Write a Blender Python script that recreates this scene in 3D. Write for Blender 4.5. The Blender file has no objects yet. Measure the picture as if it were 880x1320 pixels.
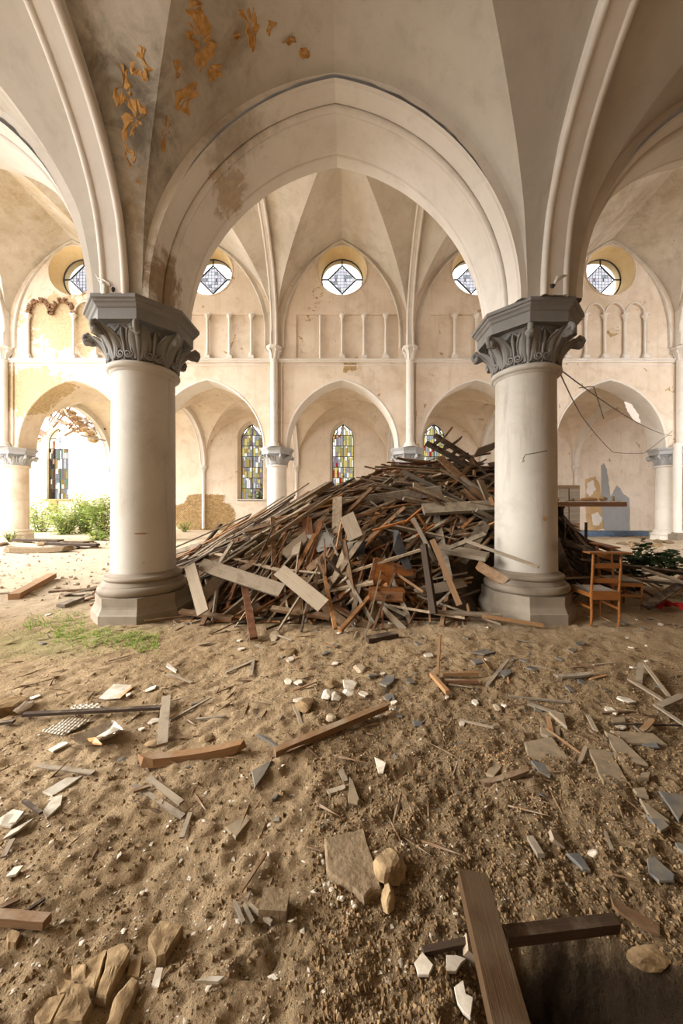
import bpy, math, random
import numpy as np
from mathutils import Vector, Matrix
random.seed(11)
rng = np.random.RandomState(5)
S = bpy.context.scene
COL = S.collection
PI = math.pi

# ------------------------------------------------------------------ camera
CAMX, EYE, F, CX, HY = 0.14, 1.60, 440.0, 445.0, 652.0
cam_d = bpy.data.cameras.new('camera')
cam_d.sensor_fit = 'HORIZONTAL'; cam_d.sensor_width = 36.0
cam_d.lens = 36.0 * F / 880.0
cam_d.shift_x = (440.0 - CX) / 880.0
cam_d.shift_y = (HY - 660.0) / 880.0
cam_d.clip_start = 0.05; cam_d.clip_end = 400
cam = bpy.data.objects.new('camera', cam_d); COL.objects.link(cam)
cam.location = (CAMX, 0, EYE); cam.rotation_euler = (PI/2, 0, 0)
S.camera = cam

# ------------------------------------------------------------------ light and exposure
world = bpy.data.worlds.new('overcast_sky'); S.world = world
world.use_nodes = True
bg = world.node_tree.nodes['Background']
bg.inputs['Color'].default_value = (0.975, 0.985, 1.0, 1)
bg.inputs['Strength'].default_value = 5.6
S.view_settings.view_transform = 'Standard'
S.view_settings.look = 'None'
S.view_settings.exposure = 0.14
S.view_settings.gamma = 1.0
S.view_settings.use_curve_mapping = False
S.cycles.max_bounces = 9
S.cycles.diffuse_bounces = 7
S.cycles.glossy_bounces = 2
S.cycles.transparent_max_bounces = 8
S.cycles.sample_clamp_indirect = 12.0
S.cycles.use_denoising = True

def sun(name, direction, energy, angle, color):
    d = bpy.data.lights.new(name, 'SUN'); d.energy = energy; d.angle = angle; d.color = color
    o = bpy.data.objects.new(name, d); COL.objects.link(o)
    o.rotation_euler = Vector(direction).to_track_quat('-Z', 'Y').to_euler()
    return o
sun('hazy_sun', (0.87, 0.15, -0.46), 10.5, math.radians(40), (1.0, 0.965, 0.90))

def portal(loc, rot, sx, sy):
    d = bpy.data.lights.new('opening_portal', 'AREA'); d.shape = 'RECTANGLE'; d.size = sx; d.size_y = sy
    d.cycles.is_portal = True
    o = bpy.data.objects.new('opening_portal', d); COL.objects.link(o)
    o.location = loc; o.rotation_euler = rot
    return o

# ------------------------------------------------------------------ layout numbers
BAY = 5.72
YN, YF = 5.10, 15.0           # axes of the two rows of columns
HALF = 0.60
YO = 21.1                     # inner face of the far aisle's outer wall
YB = -1.30                    # inner face of the wall behind
BAYS = [-2, -1, 0, 1, 2, 3]

def at(px, py, y):            # a point of the place at depth y
    return Vector((CAMX + (px-CX)/F*y, y, EYE + (HY-py)/F*y))
def gp(px, py, z=0.0):        # a point of the ground plane of height z
    y = (EYE - z)*F/(py-HY)
    return Vector((CAMX + (px-CX)/F*y, y, z))

# ------------------------------------------------------------------ numpy noise
def _h(ix, iy, s):
    n = (ix*374761393 + iy*668265263 + s*974634777) & 0xffffffff
    n = ((n ^ (n >> 13))*1274126177) & 0xffffffff
    n = (n ^ (n >> 16)) & 0xffff
    return n/65535.0
def vnoise(x, y, s=0):
    x = np.asarray(x, float); y = np.asarray(y, float)
    ix = np.floor(x).astype(np.int64); iy = np.floor(y).astype(np.int64)
    fx = x-ix; fy = y-iy
    fx = fx*fx*(3-2*fx); fy = fy*fy*(3-2*fy)
    a = _h(ix, iy, s); b = _h(ix+1, iy, s); c = _h(ix, iy+1, s); d = _h(ix+1, iy+1, s)
    return (a*(1-fx)+b*fx)*(1-fy) + (c*(1-fx)+d*fx)*fy
def fbm(x, y, s=0, o=4):
    t = 0; a = .5
    for k in range(o):
        t = t + a*(vnoise(x*2**k+k*7.3, y*2**k-k*3.1, s+k)-.5)*2; a *= .5
    return t
def ground_h(x, y):
    x = np.asarray(x, float); y = np.asarray(y, float)
    near = np.clip((5.5-y)/4.0, 0, 1)
    h = .045*fbm(x*.55, y*.55, 3, 3) + .022*fbm(x*2.6, y*2.6, 9, 3)
    xr = x*.8+y*.6; yr = -x*.6+y*.8
    h = h + (.020+.012*near)*fbm(xr*5, yr*12, 21, 4) + (.010+.010*near)*fbm(x*19, y*24, 31, 3)
    cl = fbm(x*9, y*11, 61, 3); h = h + .022*near*np.clip(cl-.12, 0, 1)
    coarse = np.clip((x+.1)*1.2, 0, 1)*np.clip((3.6-y)*.7, 0, 1)
    h = h + coarse*.026*np.abs(fbm(x*17, y*17, 44, 3))
    def bump(cx, cy, rx, ry, a):
        return a*np.exp(-(((x-cx)/rx)**2+((y-cy)/ry)**2))
    h = h + bump(.93, 1.14, .27, .13, -.24) + bump(-.85, 1.1, .30, .2, .03)
    h = h + bump(-.1, 2.6, .5, .3, .03) + bump(2.4, 3.3, .8, .5, .05) + bump(-2.4, 4.2, 1., .6, .03)
    h = h + bump(-12.2, 12.3, 3.2, .6, .22) + bump(13, 13.4, 3., 1.0, .12)
    h = h + .09*np.clip((y-9)/5, 0, 1)
    # shoe print
    fx = (x+.10)*.93+(y-1.22)*.37; fy = -(x+.10)*.37+(y-1.22)*.93
    e = (fx/.15)**2+(fy/.055)**2
    h = h - np.where(e < 1, .010+.006*np.sin(fx*260), 0) + np.where((e >= 1) & (e < 1.6), .006, 0)
    return h
def gz(x, y): return float(ground_h(x, y))
def gnd(px, py, lift=0.0):
    p = gp(px, py)
    for _ in range(3):
        p = gp(px, py, gz(p.x, p.y)+lift)
    return p

# ------------------------------------------------------------------ mesh builder
class MB:
    def __init__(s): s.v = []; s.f = []; s.m = []; s.s = []
    def add(s, vs, fs, m=0, smooth=False):
        o = len(s.v); s.v.extend([tuple(p) for p in vs])
        for f in fs: s.f.append(tuple(i+o for i in f)); s.m.append(m); s.s.append(smooth)
    def box(s, c, d, m=0, rz=0.0, M=None, taper=1.0):
        x, y, z = d[0]/2, d[1]/2, d[2]/2
        vs = []
        for (a, b, e) in ((-1,-1,-1),(1,-1,-1),(1,1,-1),(-1,1,-1),(-1,-1,1),(1,-1,1),(1,1,1),(-1,1,1)):
            k = taper if e > 0 else 1
            p = Vector((a*x*k, b*y*k, e*z))
            if M is not None: p = M @ p
            elif rz: p = Matrix.Rotation(rz, 3, 'Z') @ p
            vs.append(p + Vector(c))
        s.add(vs, [(0,3,2,1),(4,5,6,7),(0,1,5,4),(1,2,6,5),(2,3,7,6),(3,0,4,7)], m)
    def grid(s, rows, m=0, smooth=True, closed=False):
        n = len(rows[0]); vs = [p for r in rows for p in r]; fs = []
        for i in range(len(rows)-1):
            for j in range(n if closed else n-1):
                k = (j+1) % n
                fs.append((i*n+j, i*n+k, (i+1)*n+k, (i+1)*n+j))
        s.add(vs, fs, m, smooth)
    def tube(s, path, r, n=6, m=0, cap=True):
        P = [Vector(p) for p in path]; R = r if isinstance(r, (list, tuple)) else [r]*len(P)
        rows = []; up = Vector((0, 0, 1))
        t0 = (P[1]-P[0]).normalized()
        if abs(t0.z) > .9: up = Vector((1, 0, 0))
        u = t0.cross(up).normalized()
        for i, p in enumerate(P):
            t = (P[min(i+1, len(P)-1)] - P[max(i-1, 0)])
            t = t.normalized() if t.length > 1e-9 else t0
            u = (u - t*u.dot(t)); u = u.normalized() if u.length > 1e-6 else t.orthogonal().normalized()
            w = t.cross(u)
            rows.append([p + (u*math.cos(2*PI*k/n)+w*math.sin(2*PI*k/n))*R[i] for k in range(n)])
        s.grid(rows, m, True, True)
        if cap:
            s.add(rows[0], [tuple(range(n))[::-1]], m); s.add(rows[-1], [tuple(range(n))], m)
    def lathe(s, prof, n=32, c=(0,0,0), m=0, smooth=True, phase=0.0, apothem=False):
        k = 1/math.cos(PI/n) if apothem else 1
        rows = [[(c[0]+r*k*math.cos(2*PI*j/n+phase), c[1]+r*k*math.sin(2*PI*j/n+phase), c[2]+z) for j in range(n)] for r, z in prof]
        if smooth: s.grid(rows, m, True, True)
        else:
            for i in range(len(rows)-1):
                for j in range(n):
                    q = (j+1) % n
                    s.add([rows[i][j], rows[i][q], rows[i+1][q], rows[i+1][j]], [(0,1,2,3)], m)
    def disc(s, c, r, n=32, m=0, phase=0., apothem=False):
        k = 1/math.cos(PI/n) if apothem else 1
        s.add([(c[0]+r*k*math.cos(2*PI*j/n+phase), c[1]+r*k*math.sin(2*PI*j/n+phase), c[2]) for j in range(n)], [tuple(range(n))], m)
    def prism(s, poly, h, m=0, inset=0.0):
        """poly: list of Vectors (top outline), thickened downwards by h"""
        n = len(poly); c = sum((Vector(p) for p in poly), Vector())/n
        top = [Vector(p)+(c-Vector(p))*inset for p in poly]
        mid = [Vector(p)-Vector((0,0,h*.25)) for p in poly] if inset else []
        bot = [Vector(p)-Vector((0,0,h)) for p in poly]
        rows = [top]+([mid] if inset else [])+[bot]
        s.add(top, [tuple(range(n))], m); s.add(bot, [tuple(range(n))[::-1]], m)
        for a, b in zip(rows[:-1], rows[1:]):
            for j in range(n):
                q = (j+1) % n
                s.add([a[j], a[q], b[q], b[j]], [(0,3,2,1)], m)
    def rock(s, c, d, m=0, seed=0, rz=0., lv=1):
        r = random.Random(seed); g = (1+5**.5)/2
        V = [Vector(p).normalized() for p in ((-1,g,0),(1,g,0),(-1,-g,0),(1,-g,0),(0,-1,g),(0,1,g),(0,-1,-g),(0,1,-g),(g,0,-1),(g,0,1),(-g,0,-1),(-g,0,1))]
        Fs = [(0,11,5),(0,5,1),(0,1,7),(0,7,10),(0,10,11),(1,5,9),(5,11,4),(11,10,2),(10,7,6),(7,1,8),(3,9,4),(3,4,2),(3,2,6),(3,6,8),(3,8,9),(4,9,5),(2,4,11),(6,2,10),(8,6,7),(9,8,1)]
        for _ in range(lv):
            e = {}; nf = []
            def mid(a, b):
                k = (min(a,b), max(a,b))
                if k not in e: e[k] = len(V); V.append(((V[a]+V[b])/2).normalized())
                return e[k]
            for a, b, c2 in Fs:
                x, y, z = mid(a,b), mid(b,c2), mid(c2,a)
                nf += [(a,x,z),(b,y,x),(c2,z,y),(x,y,z)]
            Fs = nf
        R = Matrix.Rotation(rz, 3, 'Z'); out = []
        pl = [(Vector((r.gauss(0,1), r.gauss(0,1), r.gauss(0,1))).normalized(), r.uniform(.55,.9)) for _ in range(9)]
        for v in V:
            k = 1.0
            for nn, dd in pl:
                q = v.dot(nn)
                if q > dd: k = min(k, dd/q)
            k *= 1+r.uniform(-.04,.04)
            out.append(R @ Vector((v.x*d[0]/2*k, v.y*d[1]/2*k, v.z*d[2]/2*k)) + Vector(c))
        s.add(out, Fs, m)
    def build(s, name, mats, parent=None, origin=None, recenter=False):
        me = bpy.data.meshes.new(name)
        V = s.v
        if recenter:
            a = np.array(V); c = a.mean(0); c[2] = a[:,2].min(); origin = tuple(c)
        if origin is not None: V = [(p[0]-origin[0], p[1]-origin[1], p[2]-origin[2]) for p in V]
        me.from_pydata(V, [], s.f)
        if not isinstance(mats, (list, tuple)): mats = [mats]
        for m in mats: me.materials.append(m)
        me.polygons.foreach_set('material_index', s.m)
        me.polygons.foreach_set('use_smooth', s.s)
        me.update()
        o = bpy.data.objects.new(name, me); COL.objects.link(o)
        if origin is not None: o.location = origin
        if parent is not None: o.parent = parent
        return o

def tag(o, label, cat, group=None, kind=None):
    if label: o['label'] = label
    if cat: o['category'] = cat
    if group: o['group'] = group
    if kind: o['kind'] = kind
    return o
def thing(name, label, cat, loc=(0,0,0), rz=0.0, group=None, kind=None):
    o = bpy.data.objects.new(name, None); COL.objects.link(o)
    o.location = loc; o.rotation_euler = (0, 0, rz); o.empty_display_size = .1
    return tag(o, label, cat, group, kind)
def dup(root, loc, rz=0., label=None, scale=None):
    r = root.copy(); COL.objects.link(r); r.location = loc; r.rotation_euler = (0,0,rz)
    if label: r['label'] = label
    if scale: r.scale = scale
    for ch in list(root.children):
        c = ch.copy(); COL.objects.link(c); c.parent = r
        for g in list(ch.children):
            d = g.copy(); COL.objects.link(d); d.parent = c
    return r

# ------------------------------------------------------------------ materials
class NT:
    def __init__(s, name, rough=.85, spec=.25):
        s.m = bpy.data.materials.new(name); s.m.use_nodes = True
        s.t = s.m.node_tree; s.b = s.t.nodes['Principled BSDF']
        s.b.inputs['Roughness'].default_value = rough
        s.b.inputs['Specular IOR Level'].default_value = spec
        s.geo = s.t.nodes.new('ShaderNodeNewGeometry')
    def n(s, ty, **kw):
        nd = s.t.nodes.new(ty)
        for k, v in kw.items(): setattr(nd, k, v)
        return nd
    def put(s, sock, v):
        if isinstance(v, bpy.types.NodeSocket): s.t.links.new(v, sock)
        elif v is not None: sock.default_value = v
    def math(s, op, a, b=None, clamp=False):
        nd = s.n('ShaderNodeMath', operation=op, use_clamp=clamp)
        s.put(nd.inputs[0], a)
        if b is not None: s.put(nd.inputs[1], b)
        return nd.outputs[0]
    def scaled(s, vec, sc):
        nd = s.n('ShaderNodeVectorMath', operation='MULTIPLY'); s.put(nd.inputs[0], vec); nd.inputs[1].default_value = sc
        return nd.outputs[0]
    def noise(s, vec, scale, detail=5, rough=.55, dist=0.):
        nd = s.n('ShaderNodeTexNoise'); s.put(nd.inputs['Vector'], vec)
        nd.inputs['Scale'].default_value = scale; nd.inputs['Detail'].default_value = detail
        nd.inputs['Roughness'].default_value = rough; nd.inputs['Distortion'].default_value = dist
        return nd.outputs['Fac']
    def step(s, v, a, b):
        nd = s.n('ShaderNodeMapRange', interpolation_type='SMOOTHSTEP'); s.put(nd.inputs[0], v)
        nd.inputs[1].default_value = a; nd.inputs[2].default_value = b
        return nd.outputs[0]
    def mix(s, f, a, b):
        nd = s.n('ShaderNodeMix', data_type='RGBA'); s.put(nd.inputs[0], f)
        for k, c in ((6, a), (7, b)):
            s.put(nd.inputs[k], c if isinstance(c, bpy.types.NodeSocket) else (*c, 1))
        return nd.outputs[2]
    def bump(s, h, strength, dist):
        nd = s.n('ShaderNodeBump'); nd.inputs['Strength'].default_value = strength; nd.inputs['Distance'].default_value = dist
        s.put(nd.inputs['Height'], h); s.t.links.new(nd.outputs[0], s.b.inputs['Normal'])
    def color(s, c): s.put(s.b.inputs['Base Color'], c)
    def pos(s): return s.geo.outputs['Position']

def plaster(name, c1, c2, stain=(.30,.24,.17), stain_amt=.3, peel=(.50,.33,.15), peel_amt=0.0, blobs=(), bump=.35, rough=.88, streak=.35):
    k = NT(name, rough); P = k.pos()
    big = k.noise(P, .55, 6, .6); med = k.noise(P, 2.3, 7, .62); fine = k.noise(P, 11, 5, .6)
    col = k.mix(k.step(big, .36, .64), c1, c2)
    col = k.mix(k.math('MULTIPLY', k.step(med, .50, .72), .45), col, tuple(x*.82 for x in c2))
    st = k.noise(k.scaled(P, (3.2, 3.2, .32)), 1.4, 6, .65, .4)
    col = k.mix(k.math('MULTIPLY', k.step(st, .52, .72), streak*stain_amt*2), col, stain)
    dm = k.noise(P, .9, 9, .72, .6)
    col = k.mix(k.math('MULTIPLY', k.step(dm, .50, .70), stain_amt), col, stain)
    fm = k.step(fine, .60, .78)
    col = k.mix(k.math('MULTIPLY', fm, .22), col, tuple(x*.7 for x in c2))
    height = k.math('ADD', k.math('MULTIPLY', med, .6), k.math('MULTIPLY', fine, .3))
    if peel_amt > 0:
        pn = k.noise(P, 1.6, 8, .66, .9)
        pm = k.step(pn, .70-.16*peel_amt, .705-.16*peel_amt)
        col = k.mix(pm, col, k.mix(k.step(fine, .4, .62), peel, tuple(x*.6 for x in peel)))
        height = k.math('SUBTRACT', height, k.math('MULTIPLY', pm, .5))
    for (c, r, bc, edge, alpha) in blobs:
        d = k.n('ShaderNodeVectorMath', operation='SUBTRACT'); k.put(d.inputs[0], P); d.inputs[1].default_value = c
        dv = k.scaled(d.outputs[0], (1/r[0], 1/r[1], 1/r[2]))
        ln = k.n('ShaderNodeVectorMath', operation='LENGTH'); k.put(ln.inputs[0], dv)
        nn = k.noise(P, 2.1/max(min(r), .25)**.6, 8, .68, .5)
        v = k.math('ADD', ln.outputs['Value'], k.math('MULTIPLY', k.math('SUBTRACT', nn, .5), 2.4))
        mk = k.step(v, 1.0, 1.0-edge)
        col = k.mix(k.math('MULTIPLY', mk, alpha), col, k.mix(k.step(fine, .35, .65), bc, tuple(x*.7 for x in bc)))
    k.color(col); k.bump(height, bump, .03)
    return k.m

def wood(name, c1, c2, dust=.35, dustc=(.30,.245,.175), rough=.8):
    k = NT(name, rough, .3)
    tc = k.n('ShaderNodeTexCoord'); oi = k.n('ShaderNodeObjectInfo')
    off = k.n('ShaderNodeVectorMath', operation='ADD'); k.put(off.inputs[0], tc.outputs['Object'])
    sc = k.n('ShaderNodeVectorMath', operation='SCALE'); sc.inputs[0].default_value = (17, 31, 53); k.put(sc.inputs['Scale'], oi.outputs['Random'])
    k.put(off.inputs[1], sc.outputs[0])
    g = k.noise(k.scaled(off.outputs[0], (1.5, 22, 22)), 1.3, 5, .6, .3)
    g2 = k.noise(off.outputs[0], 3.0, 4, .6)
    col = k.mix(k.step(g, .32, .68), c1, c2)
    rv = k.math('ADD', k.math('MULTIPLY', oi.outputs['Random'], .55), .62)
    hv = k.n('ShaderNodeHueSaturation'); k.put(hv.inputs['Value'], rv); k.put(hv.inputs['Color'], col)
    col = hv.outputs[0]
    sx = k.n('ShaderNodeSeparateXYZ'); k.put(sx.inputs[0], k.geo.outputs['Normal'])
    dn = k.noise(k.pos(), 7, 5, .6)
    dm = k.math('MULTIPLY', k.step(sx.outputs['Z'], .25, .8), k.step(dn, .58-.4*dust, .8-.4*dust))
    col = k.mix(k.math('MULTIPLY', dm, min(1, dust*1.6)), col, dustc)
    k.color(col); k.bump(g, .35, .006)
    return k.m

def simple(name, c1, c2, scale=6, rough=.8, bump=.2, spec=.3, metal=0., rnd=0.):
    k = NT(name, rough, spec); k.b.inputs['Metallic'].default_value = metal
    n = k.noise(k.pos(), scale, 6, .6)
    col = k.mix(k.step(n, .35, .65), c1, c2)
    if rnd:
        hv = k.n('ShaderNodeHueSaturation')
        k.put(hv.inputs['Value'], k.math('ADD', k.math('MULTIPLY', k.geo.outputs['Random Per Island'], rnd), 1-rnd/2)); k.put(hv.inputs['Color'], col); col = hv.outputs[0]
    k.color(col); k.bump(n, bump, .01)
    return k.m

def glass(name, c, mixf=.92):
    k = NT(name, .25)
    t = k.n('ShaderNodeBsdfTransparent'); t.inputs[0].default_value = (*c, 1)
    k.b.inputs['Base Color'].default_value = (*[x*.5 for x in c], 1)
    mx = k.n('ShaderNodeMixShader'); mx.inputs[0].default_value = mixf
    k.t.links.new(k.b.outputs[0], mx.inputs[1]); k.t.links.new(t.outputs[0], mx.inputs[2])
    k.t.links.new(mx.outputs[0], k.t.nodes['Material Output'].inputs[0])
    return k.m

OCH = (.52, .31, .12)
M_vault = plaster('vault_plaster', (.56,.525,.465), (.47,.435,.38), stain_amt=.34, peel_amt=.0, bump=.25,
    blobs=[((-2.35,4.0,6.2), (.75,.8,1.4), (.085,.06,.033), 1.1, .85), ((-1.5,3.9,6.9), (1.5,.8,.8), (.27,.20,.125), 1.3, .75),
           ((-2.5,4.3,5.2), (.35,.3,.9), (.30,.21,.11), .9, .7)])
M_arch = plaster('arch_plaster', (.76,.725,.675), (.70,.655,.60), stain_amt=.16, bump=.18,
    blobs=[((-1.35,4.6,6.55), (1.3,.5,.5), (.30,.235,.16), .9, .6), ((-2.35,4.75,4.6), (.35,.45,.55), (.30,.20,.10), .5, .85),
           ((-1.6,5.1,6.3), (.35,.4,.3), (.48,.36,.22), .3, .7)])
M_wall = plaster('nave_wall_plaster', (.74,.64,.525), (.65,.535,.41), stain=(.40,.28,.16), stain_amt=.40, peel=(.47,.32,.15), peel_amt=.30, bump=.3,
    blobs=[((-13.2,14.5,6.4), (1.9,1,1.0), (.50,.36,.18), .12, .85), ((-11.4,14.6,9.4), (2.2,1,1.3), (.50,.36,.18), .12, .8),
           ((-8.9,14.5,6.6), (.5,1,.7), (.48,.33,.16), .12, .85), ((11,14.5,10), (4,1.5,3.5), (.40,.28,.15), 1.4, .3)])  # last blob: broad brown stain that also paints in right-hand shade
M_navev = plaster('nave_vault_plaster', (.65,.60,.525), (.55,.495,.415), stain=(.36,.28,.18), stain_amt=.42, peel_amt=.14, bump=.25,
    blobs=[((-11,12.5,12), (3.5,3,2.5), (.46,.35,.21), 1.0, .75), ((11,12.5,12), (4,3,3), (.34,.26,.17), 1.2, .75)])
M_aisle = plaster('aisle_plaster', (.75,.655,.54), (.68,.575,.45), stain=(.40,.28,.16), stain_amt=.34, peel=(.46,.31,.15), peel_amt=.26, bump=.25,
    blobs=[((11.4,21.1,3.2), (1.3,.8,2.2), (.52,.36,.17), .3, .7)])
M_shaft = plaster('column_paint', (.52,.49,.44), (.45,.415,.36), stain=(.24,.18,.12), stain_amt=.36, peel=(.42,.25,.10), peel_amt=.04, bump=.12, rough=.6, streak=.6,
    blobs=[(tuple(at(181,688,4.69)), (.10,.09,.018), (.30,.16,.07), .5, .9), (tuple(at(186,726,4.69)), (.05,.06,.03), (.30,.16,.07), .4, .8), (tuple(at(702,669,4.76)), (.05,.06,.05), (.50,.32,.12), .4, .9), (tuple(at(716,705,4.9)), (.2,.3,.14), (.25,.17,.10), .8, .5)])
M_reveal = plaster('golden_reveal_plaster', (.80,.64,.38), (.72,.54,.29), stain=(.45,.28,.12), stain_amt=.35, bump=.2)
M_cap = plaster('capital_grey_paint', (.235,.225,.215), (.19,.182,.172), stain=(.14,.115,.09), stain_amt=.3, bump=.15, rough=.62)
M_capfar = plaster('capital_pale_grey_paint', (.42,.42,.42), (.36,.36,.36), stain=(.25,.2,.15), stain_amt=.25, bump=.15, rough=.7)
M_base = plaster('column_base_paint', (.29,.245,.19), (.22,.18,.135), stain=(.12,.09,.06), stain_amt=.55, bump=.3, rough=.7)
M_white = plaster('moulding_white', (.74,.69,.63), (.68,.63,.56), stain_amt=.15, bump=.1)
M_lamp = simple('dusty_white_enamel', (.7,.67,.6), (.5,.46,.4), 20, .4)
M_ochre = plaster('bare_ochre_plaster', (.58,.42,.24), (.48,.32,.16), stain=(.22,.12,.05), stain_amt=.3, bump=.5)
M_brick = simple('old_orange_brick', (.42,.25,.12), (.30,.16,.075), 9, .9, .5, rnd=.5)
M_ochb = simple('ochre_stone_rubble', (.44,.30,.14), (.33,.215,.10), 9, .9, .5, rnd=.5)
M_brown = simple('burnt_brick', (.16,.08,.04), (.26,.14,.07), 15, .9, .5, rnd=.6)
M_lead = simple('lead_came', (.03,.03,.035), (.05,.05,.05), 20, .5, .1)
M_iron = simple('dark_iron', (.02,.02,.02), (.04,.035,.03), 20, .5, .1)
M_cable = simple('cable_rubber', (.08,.06,.045), (.05,.04,.03), 20, .6, .1)
M_slate = simple('dusty_slate', (.245,.185,.115), (.19,.148,.10), 14, .8, .35, rnd=.3)
M_slateb = simple('blue_grey_slate', (.095,.096,.094), (.17,.145,.11), 10, .6, .3, rnd=.3)
M_stone = simple('yellow_sandstone', (.34,.235,.125), (.20,.135,.07), 14, .95, 1.0, rnd=.25)
M_conc = simple('dusty_concrete', (.235,.17,.10), (.165,.115,.066), 30, .95, 1.0)
M_chip = simple('white_plaster_chip', (.62,.56,.47), (.45,.385,.30), 18, .85, .3, rnd=.4)
M_paper = simple('dirty_white_card', (.58,.54,.46), (.42,.36,.27), 14, .8, .2)
M_plastic = simple('clear_grey_plastic', (.66,.62,.55), (.45,.40,.33), 12, .25, .2, spec=.6)
M_clod = simple('soil_clod', (.235,.158,.085), (.155,.10,.052), 16, 1, .4, spec=.05, rnd=.6)
M_grit = simple('pale_grit', (.36,.29,.20), (.24,.18,.11), 30, 1, .3, rnd=.7)
M_black = simple('charred_board', (.018,.018,.02), (.045,.042,.04), 7, .55, .2)
M_red = simple('red_cloth', (.55,.02,.02), (.30,.01,.01), 12, .8, .5)
M_bluep = simple('blue_painted_board', (.06,.10,.16), (.10,.13,.17), 9, .6, .3)
M_greyp = plaster('grey_cement_render', (.33,.335,.33), (.29,.295,.29), stain_amt=.2, bump=.2)
M_varn = wood('varnished_orange_wood', (.30,.115,.03), (.20,.068,.017), .12, rough=.38)
M_seat = simple('woven_grey_rush', (.34,.30,.25), (.22,.19,.15), 60, .9, .5)
M_rtile = simple('red_roof_tile', (.42,.16,.10), (.34,.12,.08), 8, .8, .3, rnd=.3)
M_rbrick = simple('red_house_brick', (.25,.11,.07), (.18,.08,.05), 8, .9, .4, rnd=.4)
M_orangefl = simple('orange_wrapper', (.6,.22,.05), (.5,.35,.2), 30, .5, .2)
WOODS = [wood('weathered_grey_wood', (.27,.22,.165), (.17,.13,.09), .55), wood('brown_wood', (.22,.125,.06), (.12,.065,.03), .35),
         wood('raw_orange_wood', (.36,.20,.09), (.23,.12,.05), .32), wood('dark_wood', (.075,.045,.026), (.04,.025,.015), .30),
         wood('dusty_pale_wood', (.36,.28,.195), (.22,.165,.11), .6), wood('reddish_brown_wood', (.23,.11,.05), (.13,.06,.027), .38)]
GL = {n: glass('glass_'+n, c) for n, c in {k_: tuple(v_*.85 for v_ in c_) for k_, c_ in dict(yellow=(.155,.125,.04), amber=(.115,.070,.018), olive=(.085,.085,.042), grey=(.085,.080,.082), clear=(.22,.21,.19),
      brown=(.06,.04,.022), red=(.09,.006,.004), green=(.055,.09,.045), violet=(.065,.052,.06), blue=(.085,.092,.098)).items()}.items()}
GW = glass('glass_white', (.42,.42,.405)); GLI = glass('glass_lilac', (.135,.13,.145)); GPK = glass('glass_pale_grey', (.155,.152,.165))
GPW = glass('glass_pearl', (.17,.168,.175))

def leafmat(name, c1, c2):
    k = NT(name, .6, .3)
    col = k.mix(k.geo.outputs['Random Per Island'], c1, c2); k.color(col)
    tr = k.n('ShaderNodeBsdfTranslucent'); k.put(tr.inputs[0], col)
    mx = k.n('ShaderNodeMixShader'); mx.inputs[0].default_value = .35
    k.t.links.new(k.b.outputs[0], mx.inputs[1]); k.t.links.new(tr.outputs[0], mx.inputs[2])
    k.t.links.new(mx.outputs[0], k.t.nodes['Material Output'].inputs[0])
    return k.m
M_leaf = leafmat('bramble_leaf', (.16,.26,.05), (.48,.52,.16))
M_leafd = leafmat('dark_leaf', (.02,.05,.015), (.05,.09,.03))
M_grass = leafmat('young_grass', (.16,.30,.03), (.34,.42,.08))
M_stem = simple('stem_brown', (.14,.09,.05), (.09,.06,.03), 12)

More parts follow.
